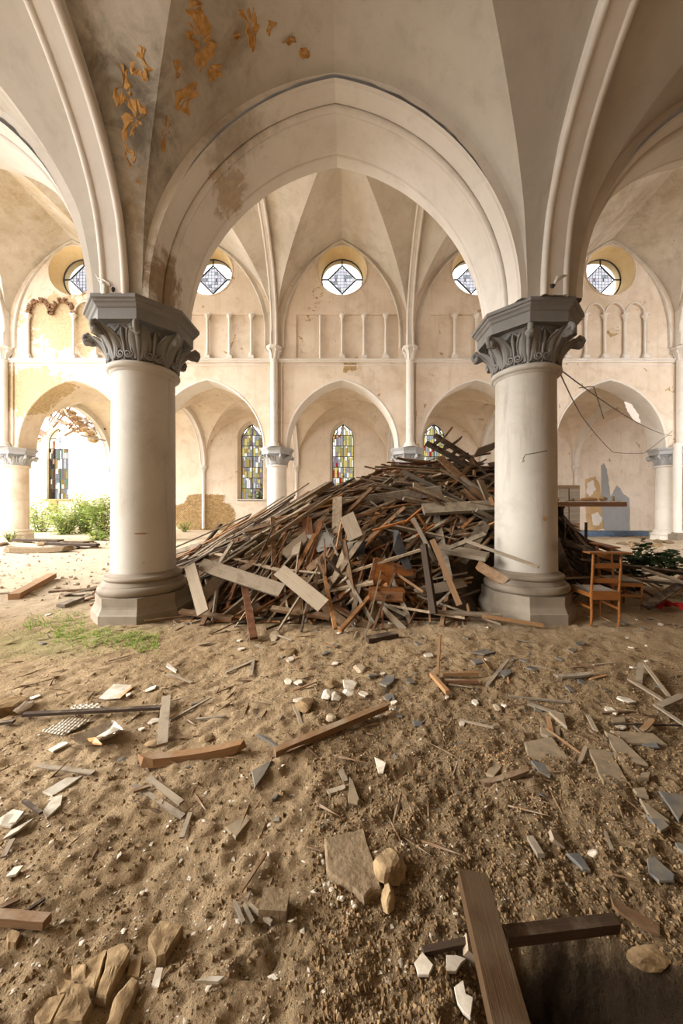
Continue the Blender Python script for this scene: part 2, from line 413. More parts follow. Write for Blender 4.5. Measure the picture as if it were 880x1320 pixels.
def soil():
    k = NT('sandy_soil', 1.0, .08); P = k.pos()
    big = k.noise(P, .7, 5, .6); med = k.noise(P, 5, 8, .65); fine = k.noise(P, 40, 6, .7); vf = k.noise(P, 130, 4, .7)
    col = k.mix(k.step(big, .38, .62), (.385,.278,.165), (.30,.21,.118))
    sx = k.n('ShaderNodeSeparateXYZ'); k.put(sx.inputs[0], P)
    # coarse darker earth towards +x, pale dust over the nave, green film of algae by the first column
    dark = k.math('MULTIPLY', k.step(k.math('ADD', sx.outputs['X'], k.math('MULTIPLY', big, 2.0)), .6, 2.0), k.step(k.math('ADD', sx.outputs['Y'], k.math('MULTIPLY', med, 1.)), 4.4, 2.2))
    col = k.mix(k.math('MULTIPLY', dark, .6), col, (.125,.082,.045))
    pale = k.math('MAXIMUM', k.step(k.math('ADD', sx.outputs['Y'], k.math('MULTIPLY', big, 3)), 5.6, 8.0), k.step(sx.outputs['X'], -5.0, -8.5))  # towards -x the ground is made pale to bounce light into the vault
    col = k.mix(k.math('MULTIPLY', pale, .8), col, (.56,.47,.35))
    col = k.mix(k.math('MULTIPLY', k.step(med, .50, .75), .5), col, (.19,.125,.068))
    col = k.mix(k.math('MULTIPLY', k.step(fine, .55, .75), .45), col, (.44,.33,.205))
    col = k.mix(k.math('MULTIPLY', k.step(vf, .64, .78), .5), col, (.50,.41,.29))
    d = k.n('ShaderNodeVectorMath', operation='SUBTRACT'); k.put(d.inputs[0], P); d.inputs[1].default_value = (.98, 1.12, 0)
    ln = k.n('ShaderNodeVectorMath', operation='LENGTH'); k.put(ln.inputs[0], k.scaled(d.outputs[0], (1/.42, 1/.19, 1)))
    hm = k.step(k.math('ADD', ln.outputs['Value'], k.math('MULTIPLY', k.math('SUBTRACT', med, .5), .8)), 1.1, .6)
    col = k.mix(k.math('MULTIPLY', hm, .93), col, (.028,.018,.011))  # near-black earth, painting in the shade of the hollow under the timber
    d = k.n('ShaderNodeVectorMath', operation='SUBTRACT'); k.put(d.inputs[0], P); d.inputs[1].default_value = (-3.3, 4.05, 0)
    ln = k.n('ShaderNodeVectorMath', operation='LENGTH'); k.put(ln.inputs[0], k.scaled(d.outputs[0], (1/1.5, 1/.6, 1)))
    gm = k.step(k.math('ADD', ln.outputs['Value'], k.math('MULTIPLY', k.math('SUBTRACT', med, .5), 1.6)), 1.0, .3)
    col = k.mix(k.math('MULTIPLY', gm, .45), col, (.17,.19,.06))
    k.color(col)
    k.bump(k.math('ADD', k.math('MULTIPLY', fine, .7), k.math('ADD', med, k.math('MULTIPLY', vf, .3))), 1.0, .03)
    return k.m
M_soil = soil()

# ------------------------------------------------------------------ floor
def make_floor():
    xs = [0.0]; x = 0.0
    while x < 34:
        x += .014 if x < 1.9 else min(.9, .014*(1+(x-1.9)*.75)); xs.append(x)
    xs = np.array([-a for a in xs[:0:-1]]+xs)
    ys = [-1.3, -.6, .2]; y = .62
    while y < 40:
        ys.append(y); y += .012 if y < 1.4 else .0085*y if y < 9 else .02*y
    ys = np.array(ys)
    X, Y = np.meshgrid(xs, ys); Z = ground_h(X, Y)
    V = np.stack([X.ravel(), Y.ravel(), Z.ravel()], 1)
    nx, ny = len(xs), len(ys)
    i = np.arange(nx-1); j = np.arange(ny-1)[:, None]
    a = (j*nx+i).ravel()
    Fq = np.stack([a, a+1, a+nx+1, a+nx], 1)
    me = bpy.data.meshes.new('floor')
    me.vertices.add(len(V)); me.vertices.foreach_set('co', V.ravel())
    me.loops.add(Fq.size); me.loops.foreach_set('vertex_index', Fq.ravel())
    me.polygons.add(len(Fq)); me.polygons.foreach_set('loop_start', np.arange(len(Fq))*4)
    me.polygons.foreach_set('loop_total', np.full(len(Fq), 4))
    me.polygons.foreach_set('use_smooth', np.ones(len(Fq), bool))
    me.update(); me.validate()
    me.materials.append(M_soil)
    o = bpy.data.objects.new('floor', me); COL.objects.link(o)
    return tag(o, 'bare sandy earth floor strewn with rubble across the whole church', 'floor', kind='structure')
make_floor()

# ------------------------------------------------------------------ arches and vaults
class Arch:
    """pointed (or round) arch over half span h, rise r"""
    def __init__(s, h, r):
        s.h, s.rise = h, r
        if r >= h: s.R = (h*h+r*r)/(2*h); s.c = s.R-h; s.el = False
        else: s.el = True
    def z(s, t):              # t 0 at the crown .. 1 at the springing
        t = min(1.0, abs(t))
        if s.el: return s.rise*math.sqrt(max(0, 1-t*t))
        return math.sqrt(max(0, s.R**2-(s.c+s.h*t)**2))
    def pts(s, off=0., n=18):  # right half, springing -> crown, offset outwards by off
        R = s.R+off; pe = math.acos(s.c/R)
        return [(-s.c+R*math.cos(pe*i/n), R*math.sin(pe*i/n)) for i in range(n+1)]

def sweep_arch(b, A, sections, xc, yc, zs, stilt=0., n=18, m=0, ysign=1):
    for sec in sections:
        cols = [A.pts(r, n) for r, y in sec]
        for sg in (-1, 1):
            rows = []
            if stilt: rows.append([(xc+sg*cols[k][0][0], yc+ysign*sec[k][1], zs-stilt) for k in range(len(sec))])
            for i in range(n+1):
                rows.append([(xc+sg*cols[k][i][0], yc+ysign*sec[k][1], zs+cols[k][i][1]) for k in range(len(sec))])
            b.grid(rows, m, True)

def spandrel(b, A, off, xc, y, zs, ztop, hw, stilt=0., m=0, n=18, gap=0.):
    P = A.pts(off, n if not gap else 60)
    if gap:      # an open crack of uneven width between arch and wall
        Q = A.pts(off+gap, 60)
        P = [(p[0]+(q[0]-p[0])*k, p[1]+(q[1]-p[1])*k) for i, (p, q) in enumerate(zip(P, Q)) for k in [(max(0, min(1, (i-22)/14))*(.55+.9*float(vnoise(i*.7, xc, 5))))]]
    for sg in (-1, 1):
        rows = [[(xc+sg*x, y, zs+z) for x, z in P], [(xc+sg*x, y, ztop) for x, z in P]]
        b.grid(rows, m, False)
        x0 = P[0][0]
        b.add([(xc+sg*x0, y, zs-stilt), (xc+sg*hw, y, zs-stilt), (xc+sg*hw, y, ztop), (xc+sg*x0, y, ztop)], [(0,1,2,3)], m)

def vault_cell(which, sgn, xc, yc, hx, hy, z0, W, T, G, ox=None, n=22, m=8):
    ox = ox or hx
    b = MB()
    ts = [math.sin(PI/2*i/n) for i in range(n+1)]
    E = W if which == 'w' else T
    for s2 in (-1, 1):
        rows = []
        for t in ts:
            row = []
            for j in range(m+1):
                w = j/m; v = t+(1-t)*w
                z = z0 + (1-w)*G(t) + w*E(t)
                z += .05*math.sin(PI*w)*(1-t)
                if which == 'w': row.append((xc+s2*hx*t, yc+sgn*hy*v, z))
                else: row.append((xc+sgn*(hx*t+(ox-hx*t)*w), yc+s2*hy*t, z))
            rows.append(row)
        b.grid(rows, 0, True)
    return b

def rib_sweep(b, x, ya, yb, prof, z0, width, drop, roll, m=0, n=26):
    """transverse rib in the plane x = const from ya to yb, prof(t) its height; t=+-1 at the ends"""
    yc, hy = (ya+yb)/2, (yb-ya)/2
    path = []
    for i in range(-n, n+1):
        t = math.sin(PI/2*i/n); path.append(Vector((x, yc+hy*t, z0+prof(abs(t)))))
    for half in (path[:n+1], path[n:][::-1]):
        nr = []
        for i, p in enumerate(half):
            q = half[min(i+1, len(half)-1)]-half[max(i-1, 0)]
            nv = Vector((0, -q.z, q.y)).normalized()
            if nv.z > 0 or (abs(nv.z) < .01 and (nv.y > 0) == (p.y > yc)): nv = -nv
            # nv points inwards (down / towards the middle)
            nr.append(nv)
        w = width/2
        secs = [[(-(w-roll*1.85), drop-roll*.5), (w-roll*1.85, drop-roll*.5)]]
        cy = drop-roll*.95
        for sg in (-1, 1):
            secs.append([(sg*(w-roll+roll*math.cos(a)), cy+roll*math.sin(a)) for a in [-PI*.38+PI*1.22*i/9 for i in range(10)]])
            secs.append([(sg*(w-.02), -.12), (sg*(w-.02), cy-roll*2.2), (sg*(w-.035), cy-roll*1.8), (sg*(w-roll*.6), cy-roll*.9)])
        for sec in secs:
            rows = [[(p.x+dx, p.y+nv.y*dn, p.z+nv.z*dn) for dx, dn in sec] for p, nv in zip(half, nr)]
            b.grid(rows, m, True)

def smax(f, k=1.0): return lambda t: f.z(t)*k

# near arcade --------------------------------------------------------
ZN, ZFs = 4.34, 4.08
A_near = Arch(2.35, 2.80)
A_far = Arch(2.35, 2.86)
def roll_sec(r, y, rad, a0, a1, k=7):
    return [(r+rad*math.sin(a0+(a1-a0)*i/k), y+rad*math.cos(a0+(a1-a0)*i/k)) for i in range(k+1)]
def arcade_sections():
    s = [[(0,-.27), (0,.27)]]
    for g in (-1, 1):
        s.append([(0, g*.27), (.012, g*.285)])
        s.append([(r, g*y) for r, y in roll_sec(.037, .312, .042, -PI*.97, PI*.4)])
        s.append([(.077, g*.325), (.045, g*.37)])
        s.append([(.045, g*.37), (.052, g*.42), (.07, g*.50), (.085, g*.56)])
        s.append([(.085, g*.56), (.10, g*.575), (.105, g*.60)])
    return s
wall_near = thing('wall_near', 'near arcade wall of moulded pointed arches carried by the two large columns', 'wall', kind='structure')
wall_far = thing('wall_far', 'far nave wall with arcade, blind arcade and round windows', 'wall', kind='structure')
for k in [-2, -1, 0, 1, 2]:
    b = MB(); sweep_arch(b, A_near, arcade_sections(), k*BAY, YN, ZN, n=30)
    b.build('arch', M_arch, wall_near)
    b = MB()
    spandrel(b, A_near, .105, k*BAY, YN+HALF, ZN, 13.6, BAY/2)
    spandrel(b, A_near, .105, k*BAY, YN-HALF, ZN, 13.6, BAY/2, gap=.04)
    b.build('spandrel', M_arch, wall_near)

# near aisle vault ------------------------------------------------------
ceil_n = thing('ceiling', 'near aisle vault overhead with peeling plaster and thick ribs', 'ceiling', kind='structure')
class Stilted:
    def __init__(s, h, r, st): s.a = Arch(h, r); s.st = st
    def z(s, t): return s.a.z(t)+s.st*min(1, (1-min(1, t))*25)
Wn, Tn, Gn = Stilted(2.54, 2.80, .17), Stilted(2.8, 2.95, .15), Stilted(2.54, 2.80, .30)
yn0, yn1 = YB, YN-HALF
T_rib = Stilted(3.06, 3.02, .15)
for k in [-1, 0, 1]:
    for which, sg in (('w',1),('w',-1),('t',1),('t',-1)):
        b = vault_cell(which, sg, k*BAY, (yn0+yn1)/2, 2.54, (yn1-yn0)/2, ZN, Wn.z, Tn.z, Gn.z, ox=BAY/2-.02, n=34, m=10)
        b.build('vault_web', M_vault, ceil_n)
for x in (-1.5, -.5, .5, 1.5):
    b = MB(); rib_sweep(b, x*BAY, yn0-.26, yn1+.26, T_rib.z, ZN, .36, .36, .045, n=36)
    b.build('rib', M_arch, ceil_n)

# far arcade wall --------------------------------------------------------
Z_STR = 7.72
for k in [-3]+BAYS:
    b = MB(); sweep_arch(b, A_far, [[(0,-.42),(0,.42)], [(r,-y) for r,y in roll_sec(.045,.425,.045,-PI,PI*.42)], [(.088,-.437),(.085,-.45)], [(.0,.42),(.08,.45)]], k*BAY, YF, ZFs, n=22)
    b.build('arch', M_white if k > -2 else M_wall, wall_far)
    b = MB()
    for y in (YF-.45, YF+.45): spandrel(b, A_far, .085, k*BAY, y, ZFs, Z_STR, BAY/2)
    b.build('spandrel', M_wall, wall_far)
RZ, RR = 11.62, .90
COLX = {0: [-1.86,-.93,0,.93,1.86], 2: [-1.88,-1.08,-.26,.6,1.45], -2: [-1.92,-.98,.02,.98,1.9]}
colonnette_mesh = {}
def colonnette_parts(kind):
    if kind in colonnette_mesh: return colonnette_mesh[kind]
    out = []
    b = MB(); b.lathe([(.052, 0.0), (.048, 1.85)], 14); out.append(('colonnette', b))
    if kind != 'bare':
        b = MB(); b.lathe([(.05,1.60),(.065,1.62),(.055,1.65),(.06,1.70),(.10,1.80),(.115,1.83),(.115,1.85)], 12)
        b.box((0,0,1.875), (.26,.24,.05)); out.append(('capital', b))
        b = MB(); b.box((0,0,.06), (.24,.22,.12)); b.lathe([(.11,.12),(.115,.16),(.09,.2),(.075,.24),(.05,.26)], 12); out.append(('base', b))
    colonnette_mesh[kind] = [(n, bb.build(n, M_white)) for n, bb in out]
    for n, o in colonnette_mesh[kind]: COL.objects.unlink(o)
    return colonnette_mesh[kind]
def put_colonnette(x, kind):
    par = None
    for n, o in colonnette_parts(kind):
        c = o.copy(); COL.objects.link(c)
        if par is None: c.location = (x, YF-.45-.02, Z_STR+.13); c.parent = wall_far; par = c
        else: c.parent = par
A_wall = Arch(2.5, 4.0)
for k in [-3]+BAYS:
    xc = k*BAY
    yf = YF-.45
    b = MB()      # blind arcade zone: set back .10 between the piers
    z0, z1 = Z_STR, Z_STR+.13+1.9
    hw = BAY/2
    xl, xr = -1.95, 2.40
    if k == 2: xl, xr = -2.4, 1.55
    b.add([(xc-hw,yf,z0),(xc+xl,yf,z0),(xc+xl,yf,z1),(xc-hw,yf,z1)], [(0,1,2,3)])
    b.add([(xc+xr,yf,z0),(xc+hw,yf,z0),(xc+hw,yf,z1),(xc+xr,yf,z1)], [(0,1,2,3)])
    arched = (k == 2) or (k == -2)
    zt = z1
    b.add([(xc+xl,yf+.07,z0),(xc+xr,yf+.07,z0),(xc+xr,yf+.07,z1+.6),(xc+xl,yf+.07,z1+.6)], [(0,1,2,3)])
    for x in (xl, xr): b.add([(xc+x,yf,z0),(xc+x,yf+.07,z0),(xc+x,yf+.07,z1),(xc+x,yf,z1)], [(0,1,2,3)])
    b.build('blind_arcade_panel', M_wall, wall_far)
    # blank heads: a band of wall above the colonnettes with pointed cut-outs where they survive
    b = MB(); zc1 = 10.45
    cx_ = COLX.get(k, COLX[0])
    if arched:
        spans = []
        for a_, c_ in zip(cx_[:-1], cx_[1:]): spans.append(((a_+c_)/2, (c_-a_)/2-.05))
        xcur = xl
        for mid, h in spans:
            hd = Arch(h, h*1.25); P = hd.pts(0, 8)
            if mid-h > xcur: b.add([(xc+xcur,yf,z1),(xc+mid-h,yf,z1),(xc+mid-h,yf,zc1),(xc+xcur,yf,zc1)], [(0,1,2,3)])
            for sg in (-1, 1):
                b.grid([[(xc+mid+sg*x, yf, z1+z) for x, z in P], [(xc+mid+sg*x, yf, zc1) for x, z in P]], 0, False)
                b.grid([[(xc+mid+sg*x, yf, z1+z) for x, z in P], [(xc+mid+sg*x, yf+.07, z1+z) for x, z in P]], 0, True)
            xcur = mid+h
        if xcur < xr: b.add([(xc+xcur,yf,z1),(xc+xr,yf,z1),(xc+xr,yf,zc1),(xc+xcur,yf,zc1)], [(0,1,2,3)])
    else:
        b.add([(xc+xl,yf,z1),(xc+xr,yf,z1),(xc+xr,yf,zc1),(xc+xl,yf,zc1)], [(0,1,2,3)])
        b.add([(xc+xl,yf,z1),(xc+xr,yf,z1),(xc+xr,yf+.07,z1),(xc+xl,yf+.07,z1)], [(0,1,2,3)])
    b.add([(xc-hw,yf,z1),(xc+xl,yf,z1),(xc+xl,yf,zc1),(xc-hw,yf,zc1)], [(0,1,2,3)])
    b.add([(xc+xr,yf,z1),(xc+hw,yf,z1),(xc+hw,yf,zc1),(xc+xr,yf,zc1)], [(0,1,2,3)])
    # round opening
    def ring(y, R):
        zl, zh = zc1, 13.8
        angs = sorted([2*PI*i/48 for i in range(48)] + [math.atan2(zz-RZ, xx) % (2*PI) for xx in (-hw, hw) for zz in (zl, zh)])
        inn, out = [], []
        for a in angs:
            c, s_ = math.cos(a), math.sin(a); inn.append((xc+R*c, y, RZ+R*s_))
            tt = min([q for q in ((hw/abs(c) if abs(c) > 1e-9 else 1e9), ((zh-RZ)/s_ if s_ > 1e-9 else 1e9), ((zl-RZ)/s_ if s_ < -1e-9 else 1e9))])
            out.append((xc+tt*c, y, RZ+tt*s_))
        b.grid([inn, out], 0, False, True)
    ring(yf, 1.04)
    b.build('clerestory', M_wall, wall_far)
    b = MB(); ring(yf+.9, .93)
    b.add([(xc-hw,yf+.9,Z_STR),(xc+hw,yf+.9,Z_STR),(xc+hw,yf+.9,zc1),(xc-hw,yf+.9,zc1)], [(0,1,2,3)])
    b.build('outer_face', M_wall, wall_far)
    b = MB(); N = 48
    b.grid([[(xc+R*math.cos(2*PI*j/N), y, RZ+R*math.sin(2*PI*j/N)) for j in range(N)] for R, y in ((1.04,yf),(.91,yf+.62),(.93,yf+.9))], 0, True, True)
    b.build('reveal', M_reveal, wall_far)
    b = MB(); b.tube([(xc+1.07*math.cos(2*PI*j/N), yf-.01, RZ+1.07*math.sin(2*PI*j/N)) for j in range(N+1)], .032, 6, cap=False)
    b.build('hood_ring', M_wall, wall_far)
    if k >= -2:
        for i, x in enumerate(cx_):
            if k == -2 and i == 1: continue
            if k in (0, 1, -1) and i == 0: continue
            put_colonnette(xc+x, 'bare' if (k in (0, -1) and i == 1) else 'full')
        if arched:
            for i, (mid, h) in enumerate(spans):
                if k == 2 and i == 0: continue
                if k == -2 and i < 2: continue
                b = MB()
                for rr, oo in ((.03,.03), ): 
                    P = Arch(h, h*1.25).pts(oo, 10)
                    path = [(xc+mid-x, yf-.02, z1+z) for x, z in P]+[(xc+mid+x, yf-.02, z1+z) for x, z in P[::-1]][1:]
                    b.tube(path, rr, 6)
                b.build('blind_arch', M_white, wall_far)
# broken blind arches with bare masonry in the bay above the collapsed aisle
b = MB(); r_ = random.Random(4)
for mid, h in ((-1.45,.42), (-.48,.42)):
    for i in range(26):
        a = PI*i/25
        for rr in (0, .09):
            if r_.random() < (.12 if mid < -1 else .4): continue
            x = -2*BAY+mid+(h+rr)*math.cos(a); z = 9.78+(h+rr)*1.25*math.sin(a)
            b.box((x, YF-.47, z), (r_.uniform(.06,.12), .08, r_.uniform(.05,.08)), 0, M=Matrix.Rotation(-a+r_.uniform(-.4,.4), 3, 'Y'))
o = b.build('broken_masonry', M_brown, wall_far); o['kind'] = 'stuff'
# string course
b = MB()
X0, X1 = -3.5*BAY, 3.5*BAY
prof = [(.0,-.02),(.05,-.02),(.07,.03),(.13,.07),(.13,.115),(.0,.135)]
b.grid([[(x, YF-.45-d, Z_STR+z) for d, z in prof] for x in (X0, X1)], 0, False)
b.grid([[(x, YF-.45-d, Z_STR-.17+z) for d, z in ((0,0),(.03,.01),(.03,.04),(0,.05))] for x in (X0, X1)], 0, False)
b.build('string_course', M_white, wall_far)
# wall arches (formerets)
for k in BAYS:
    b = MB(); sweep_arch(b, A_wall, [[(.0,-.45),(-.0,-.53),(-.03,-.55),(-.06,-.53),(-.07,-.45)], [(.12,-.45),(.0,-.53)]], k*BAY, YF, 8.9, stilt=.6, n=24)
    b.build('wall_rib', M_navev, wall_far)

# nave vault
ceil_nave = thing('ceiling', 'high nave vault over the timber heap, seen through the near arch', 'ceiling', kind='structure')
T_nv = Arch(4.5, 4.25); G_nv = Arch(2.6, 4.22)
ynv0, ynv1 = YN+HALF, YF-.45
for k in BAYS:
    for which, sg in (('w',1),('w',-1),('t',1),('t',-1)):
        b = vault_cell(which, sg, k*BAY, (ynv0+ynv1)/2, BAY/2-.02, (ynv1-ynv0)/2, 8.9, A_wall.z, T_nv.z, G_nv.z, n=26, m=8)
        b.build('vault_web', M_navev, ceil_nave)
for i in range(-2, 4):
    x = (i-.5)*BAY
    b = MB(); rib_sweep(b, x, ynv0, ynv1, T_nv.z, 8.9, .30, .24, .05, n=34)
    for y, d in ((ynv1, -1), (ynv0, 1)):
        b.box((x, y+d*.12, 8.63), (.30, .24, .55))
        b.tube([(x-.11, y+d*.25, 8.35), (x-.11, y+d*.25, 8.9)], .045, 6); b.tube([(x+.11, y+d*.25, 8.35), (x+.11, y+d*.25, 8.9)], .045, 6)
    b.build('rib', M_white, ceil_nave)

# far aisle ------------------------------------------------------------
ceil_f = thing('ceiling', 'low vault of the far aisle seen through its arches', 'ceiling', kind='structure')
ya0, ya1 = YF+.45, YO
Wf, Tf, Gf = Arch(2.75, 3.0), Arch(2.8, 3.0), Arch(2.78, 3.1)
for k in BAYS:
    for which, sg in (('w',1),('w',-1),('t',1),('t',-1)):
        b = vault_cell(which, sg, k*BAY, (ya0+ya1)/2, BAY/2-.02, (ya1-ya0)/2, ZFs, Wf.z, Tf.z, Gf.z, n=20, m=6)
        b.build('vault_web', M_aisle, ceil_f)
for i in range(-2, 5):
    x = (i-.5)*BAY
    b = MB(); rib_sweep(b, x, ya0, ya1, Tf.z, ZFs, .32, .26, .045, n=24)
    b.build('rib', M_white, ceil_f)

# outer wall of the far aisle with lancets
wall_out = thing('wall_outer', 'outer wall of the far aisle with tall lancet windows', 'wall', kind='structure')
LZ0, LZS, LH = 2.02, 5.75, .66
A_l = Arch(LH, .95)
def lancet_wall(parent, xc, y, d, mat, glazed=True, hw=BAY/2, ztop=7.6, z0l=LZ0):
    """wall bay of thickness |d| (towards d) pierced by a splayed lancet"""
    for yy, off in ((y, .16), (y+d, 0.0)):
        b = MB(); spandrel(b, A_l, off, xc, yy, LZS, ztop, hw)
        xx = LH+off
        for sg in (-1, 1): b.add([(xc+sg*xx,yy,z0l),(xc+sg*hw,yy,z0l),(xc+sg*hw,yy,LZS),(xc+sg*xx,yy,LZS)], [(0,1,2,3)])
        b.add([(xc-hw,yy,-.3),(xc+hw,yy,-.3),(xc+hw,yy,z0l),(xc-hw,yy,z0l)], [(0,1,2,3)])
        b.build('wall_face', mat, parent)
    b = MB(); sweep_arch(b, A_l, [[(.16, 0), (0, d*.75), (0, d)]], xc, y, LZS, stilt=LZS-z0l, n=12)
    b.add([(xc-LH-.16,y,z0l-.12),(xc+LH+.16,y,z0l-.12),(xc+LH,y+d,z0l),(xc-LH,y+d,z0l)], [(0,1,2,3)])
    b.add([(xc-LH-.16,y,z0l-.12),(xc+LH+.16,y,z0l-.12),(xc+LH+.16,y,z0l),(xc-LH-.16,y,z0l)], [(0,1,2,3)])
    b.build('splay', mat, parent)
    b = MB(); b.box((xc, y-.03, z0l-.04), (2*LH+.42, .10, .07)); b.build('sill', M_white, parent)
for k in BAYS:
    if k == 3:
        b = MB()
        for yy in (YO, YO+.55): b.add([(k*BAY-BAY/2,yy,-.3),(k*BAY+BAY/2,yy,-.3),(k*BAY+BAY/2,yy,7.6),(k*BAY-BAY/2,yy,7.6)], [(0,1,2,3)])
        b.build('wall_face', M_aisle, wall_out)
    else: lancet_wall(wall_out, k*BAY, YO, .55, M_aisle)
WIN = [0]
def next_window(label):
    WIN[0] += 1
    return thing('window_%d' % WIN[0], label, 'window', kind='structure')
def lancet_window(xc, y, label, z0=LZ0, zs=LZS, seed=0, broken=False, pal=None):
    w = next_window(label); r = random.Random(seed)
    pal = pal or ['yellow','yellow','amber','olive','grey','grey','clear','clear','brown','violet','blue','green','red']
    mats = [GL[n] for n in pal]+[M_lead]
    zt = zs+.95; NR = 7; dz = (zt-z0)/NR; hw = LH
    def half(z):
        if z <= zs: return hw
        t = z-zs; q = A_l.R**2-t*t
        return max(0., -A_l.c+math.sqrt(max(0,q)))
    for row in range(NR):
        za, zb = z0+row*dz, z0+(row+1)*dz
        for sg in (-1, 1):
            if broken and row >= 5: continue
            b = MB(); x = 0.0
            while x < hw-.02:
                wd = min(r.choice((.08,.11,.13,.16)), hw-x)
                if hw-x-wd < .05: wd = hw-x
                z = za
                while z < zb-.01:
                    h = min(r.uniform(.2,.62), zb-z)
                    if zb-z-h < .08: h = zb-z
                    xa, xb = x, x+wd
                    za_, zb_ = z, z+h
                    pts = [(min(xa,half(za_)),za_),(min(xb,half(za_)),za_),(min(xb,half(zb_)),zb_),(min(xa,half(zb_)),zb_)]
                    if pts[1][0]-pts[0][0] > .003 or pts[2][0]-pts[3][0] > .003:
                        e_ = .008
                        for (p_, q_) in ((pts[1], pts[2]), (pts[0], pts[1])):
                            hz = abs(p_[1]-q_[1]) < 1e-6
                            o_ = (0, e_) if hz else (e_, 0)
                            b.add([(xc+sg*(p_[0]-o_[0]), y-.004, p_[1]-o_[1]), (xc+sg*(q_[0]-o_[0]), y-.004, q_[1]-o_[1]), (xc+sg*(q_[0]+o_[0]), y-.004, q_[1]+o_[1]), (xc+sg*(p_[0]+o_[0]), y-.004, p_[1]+o_[1])], [(0,1,2,3)], len(mats)-1)
                        if not (broken and r.random() < .16):
                            b.add([(xc+sg*p[0], y, p[1]) for p in pts], [(0,1,2,3)], r.randrange(len(mats)-1))
                    z += h
                x += wd
            if b.f:
                b.build('glass_panel', mats, w)
    b = MB()
    zz = [z0, (z0+zs)/2, zs]
    P = A_l.pts(0, 10)
    b.tube([(xc-hw,y,z0),(xc-hw,y,zs)]+[(xc-x,y,zs+z) for x,z in P[1:]]+[(xc+x,y,zs+z) for x,z in P[::-1][1:]]+[(xc+hw,y,zs),(xc+hw,y,z0),(xc-hw,y,z0)], .028, 5)
    b.build('frame', M_iron, w)
    b = MB(); b.box((xc, y, (z0+zt)/2), (.045,.045,zt-z0)); b.build('mullion', M_iron, w)
    for row in range(1, NR):
        z = z0+row*dz; h = half(z)
        b = MB(); b.box((xc, y-.01, z), (2*h,.03,.035)); b.build('saddle_bar', M_iron, w)
    return w
lancet_window(-BAY, YO+.4, 'yellow leaded lancet window beside the patch of bare masonry', seed=3, pal=['yellow','olive','amber','grey','grey','brown','violet','olive','yellow','clear','blue'])
lancet_window(0, YO+.4, 'bright leaded lancet window between the two pale far columns, heap below it', seed=8, pal=['yellow','yellow','clear','yellow','olive','grey','grey','clear','violet','yellow','amber','olive','clear','grey','yellow','red'])
lancet_window(BAY, YO+.4, 'lancet window just showing over the peak of the timber heap', seed=12, pal=['yellow','clear','grey','red','clear','olive','blue','yellow','grey','clear','yellow','olive'])
lancet_window(2*BAY, YO+.4, 'lancet window hidden behind the second near column', seed=15)
lancet_window(-2*BAY, YO+.4, 'lancet window of the last standing aisle bay behind the near column', seed=16)
# responds between the outer wall's bays
for i in range(-2, 4):
    x = (i-.5)*BAY
    r = thing('respond', ['slender attached shaft at the edge of the collapsed aisle bay','slender attached shaft at the middle of the bare masonry patch','slender attached shaft between the two leaded lancets, broken at its foot','slender attached shaft behind the peak of the heap','slender attached shaft beside the grey cement patch','slender attached shaft past the last far column'][i+2], 'shaft', (x, YO-.10, 0), group='attached shafts of the far aisle')
    zb = 1.9 if i == 0 else 0.2 if i == -1 else 1.7 if i == -2 else 0.15
    b = MB(); b.lathe([(.095,zb),(.09,3.62)], 14); b.build('shaft', M_white, r)
    b = MB(); b.lathe([(.10,3.60),(.125,3.63),(.10,3.67),(.105,3.72),(.14,3.84),(.19,3.92),(.2,3.95)], 12)
    for q in range(8):
        a = q*PI/4; b.tube([(.10*math.cos(a),.10*math.sin(a),3.68),(.13*math.cos(a),.13*math.sin(a),3.82),(.2*math.cos(a),.2*math.sin(a),3.9),(.21*math.cos(a),.21*math.sin(a),3.86)], .022, 5)
    b.build('capital', M_white, r)
    b = MB(); b.lathe([(.20,3.95),(.23,3.98),(.24,4.05),(.24,4.09),(0,4.09)], 8, smooth=False, phase=PI/8); b.build('abacus', M_white, r)

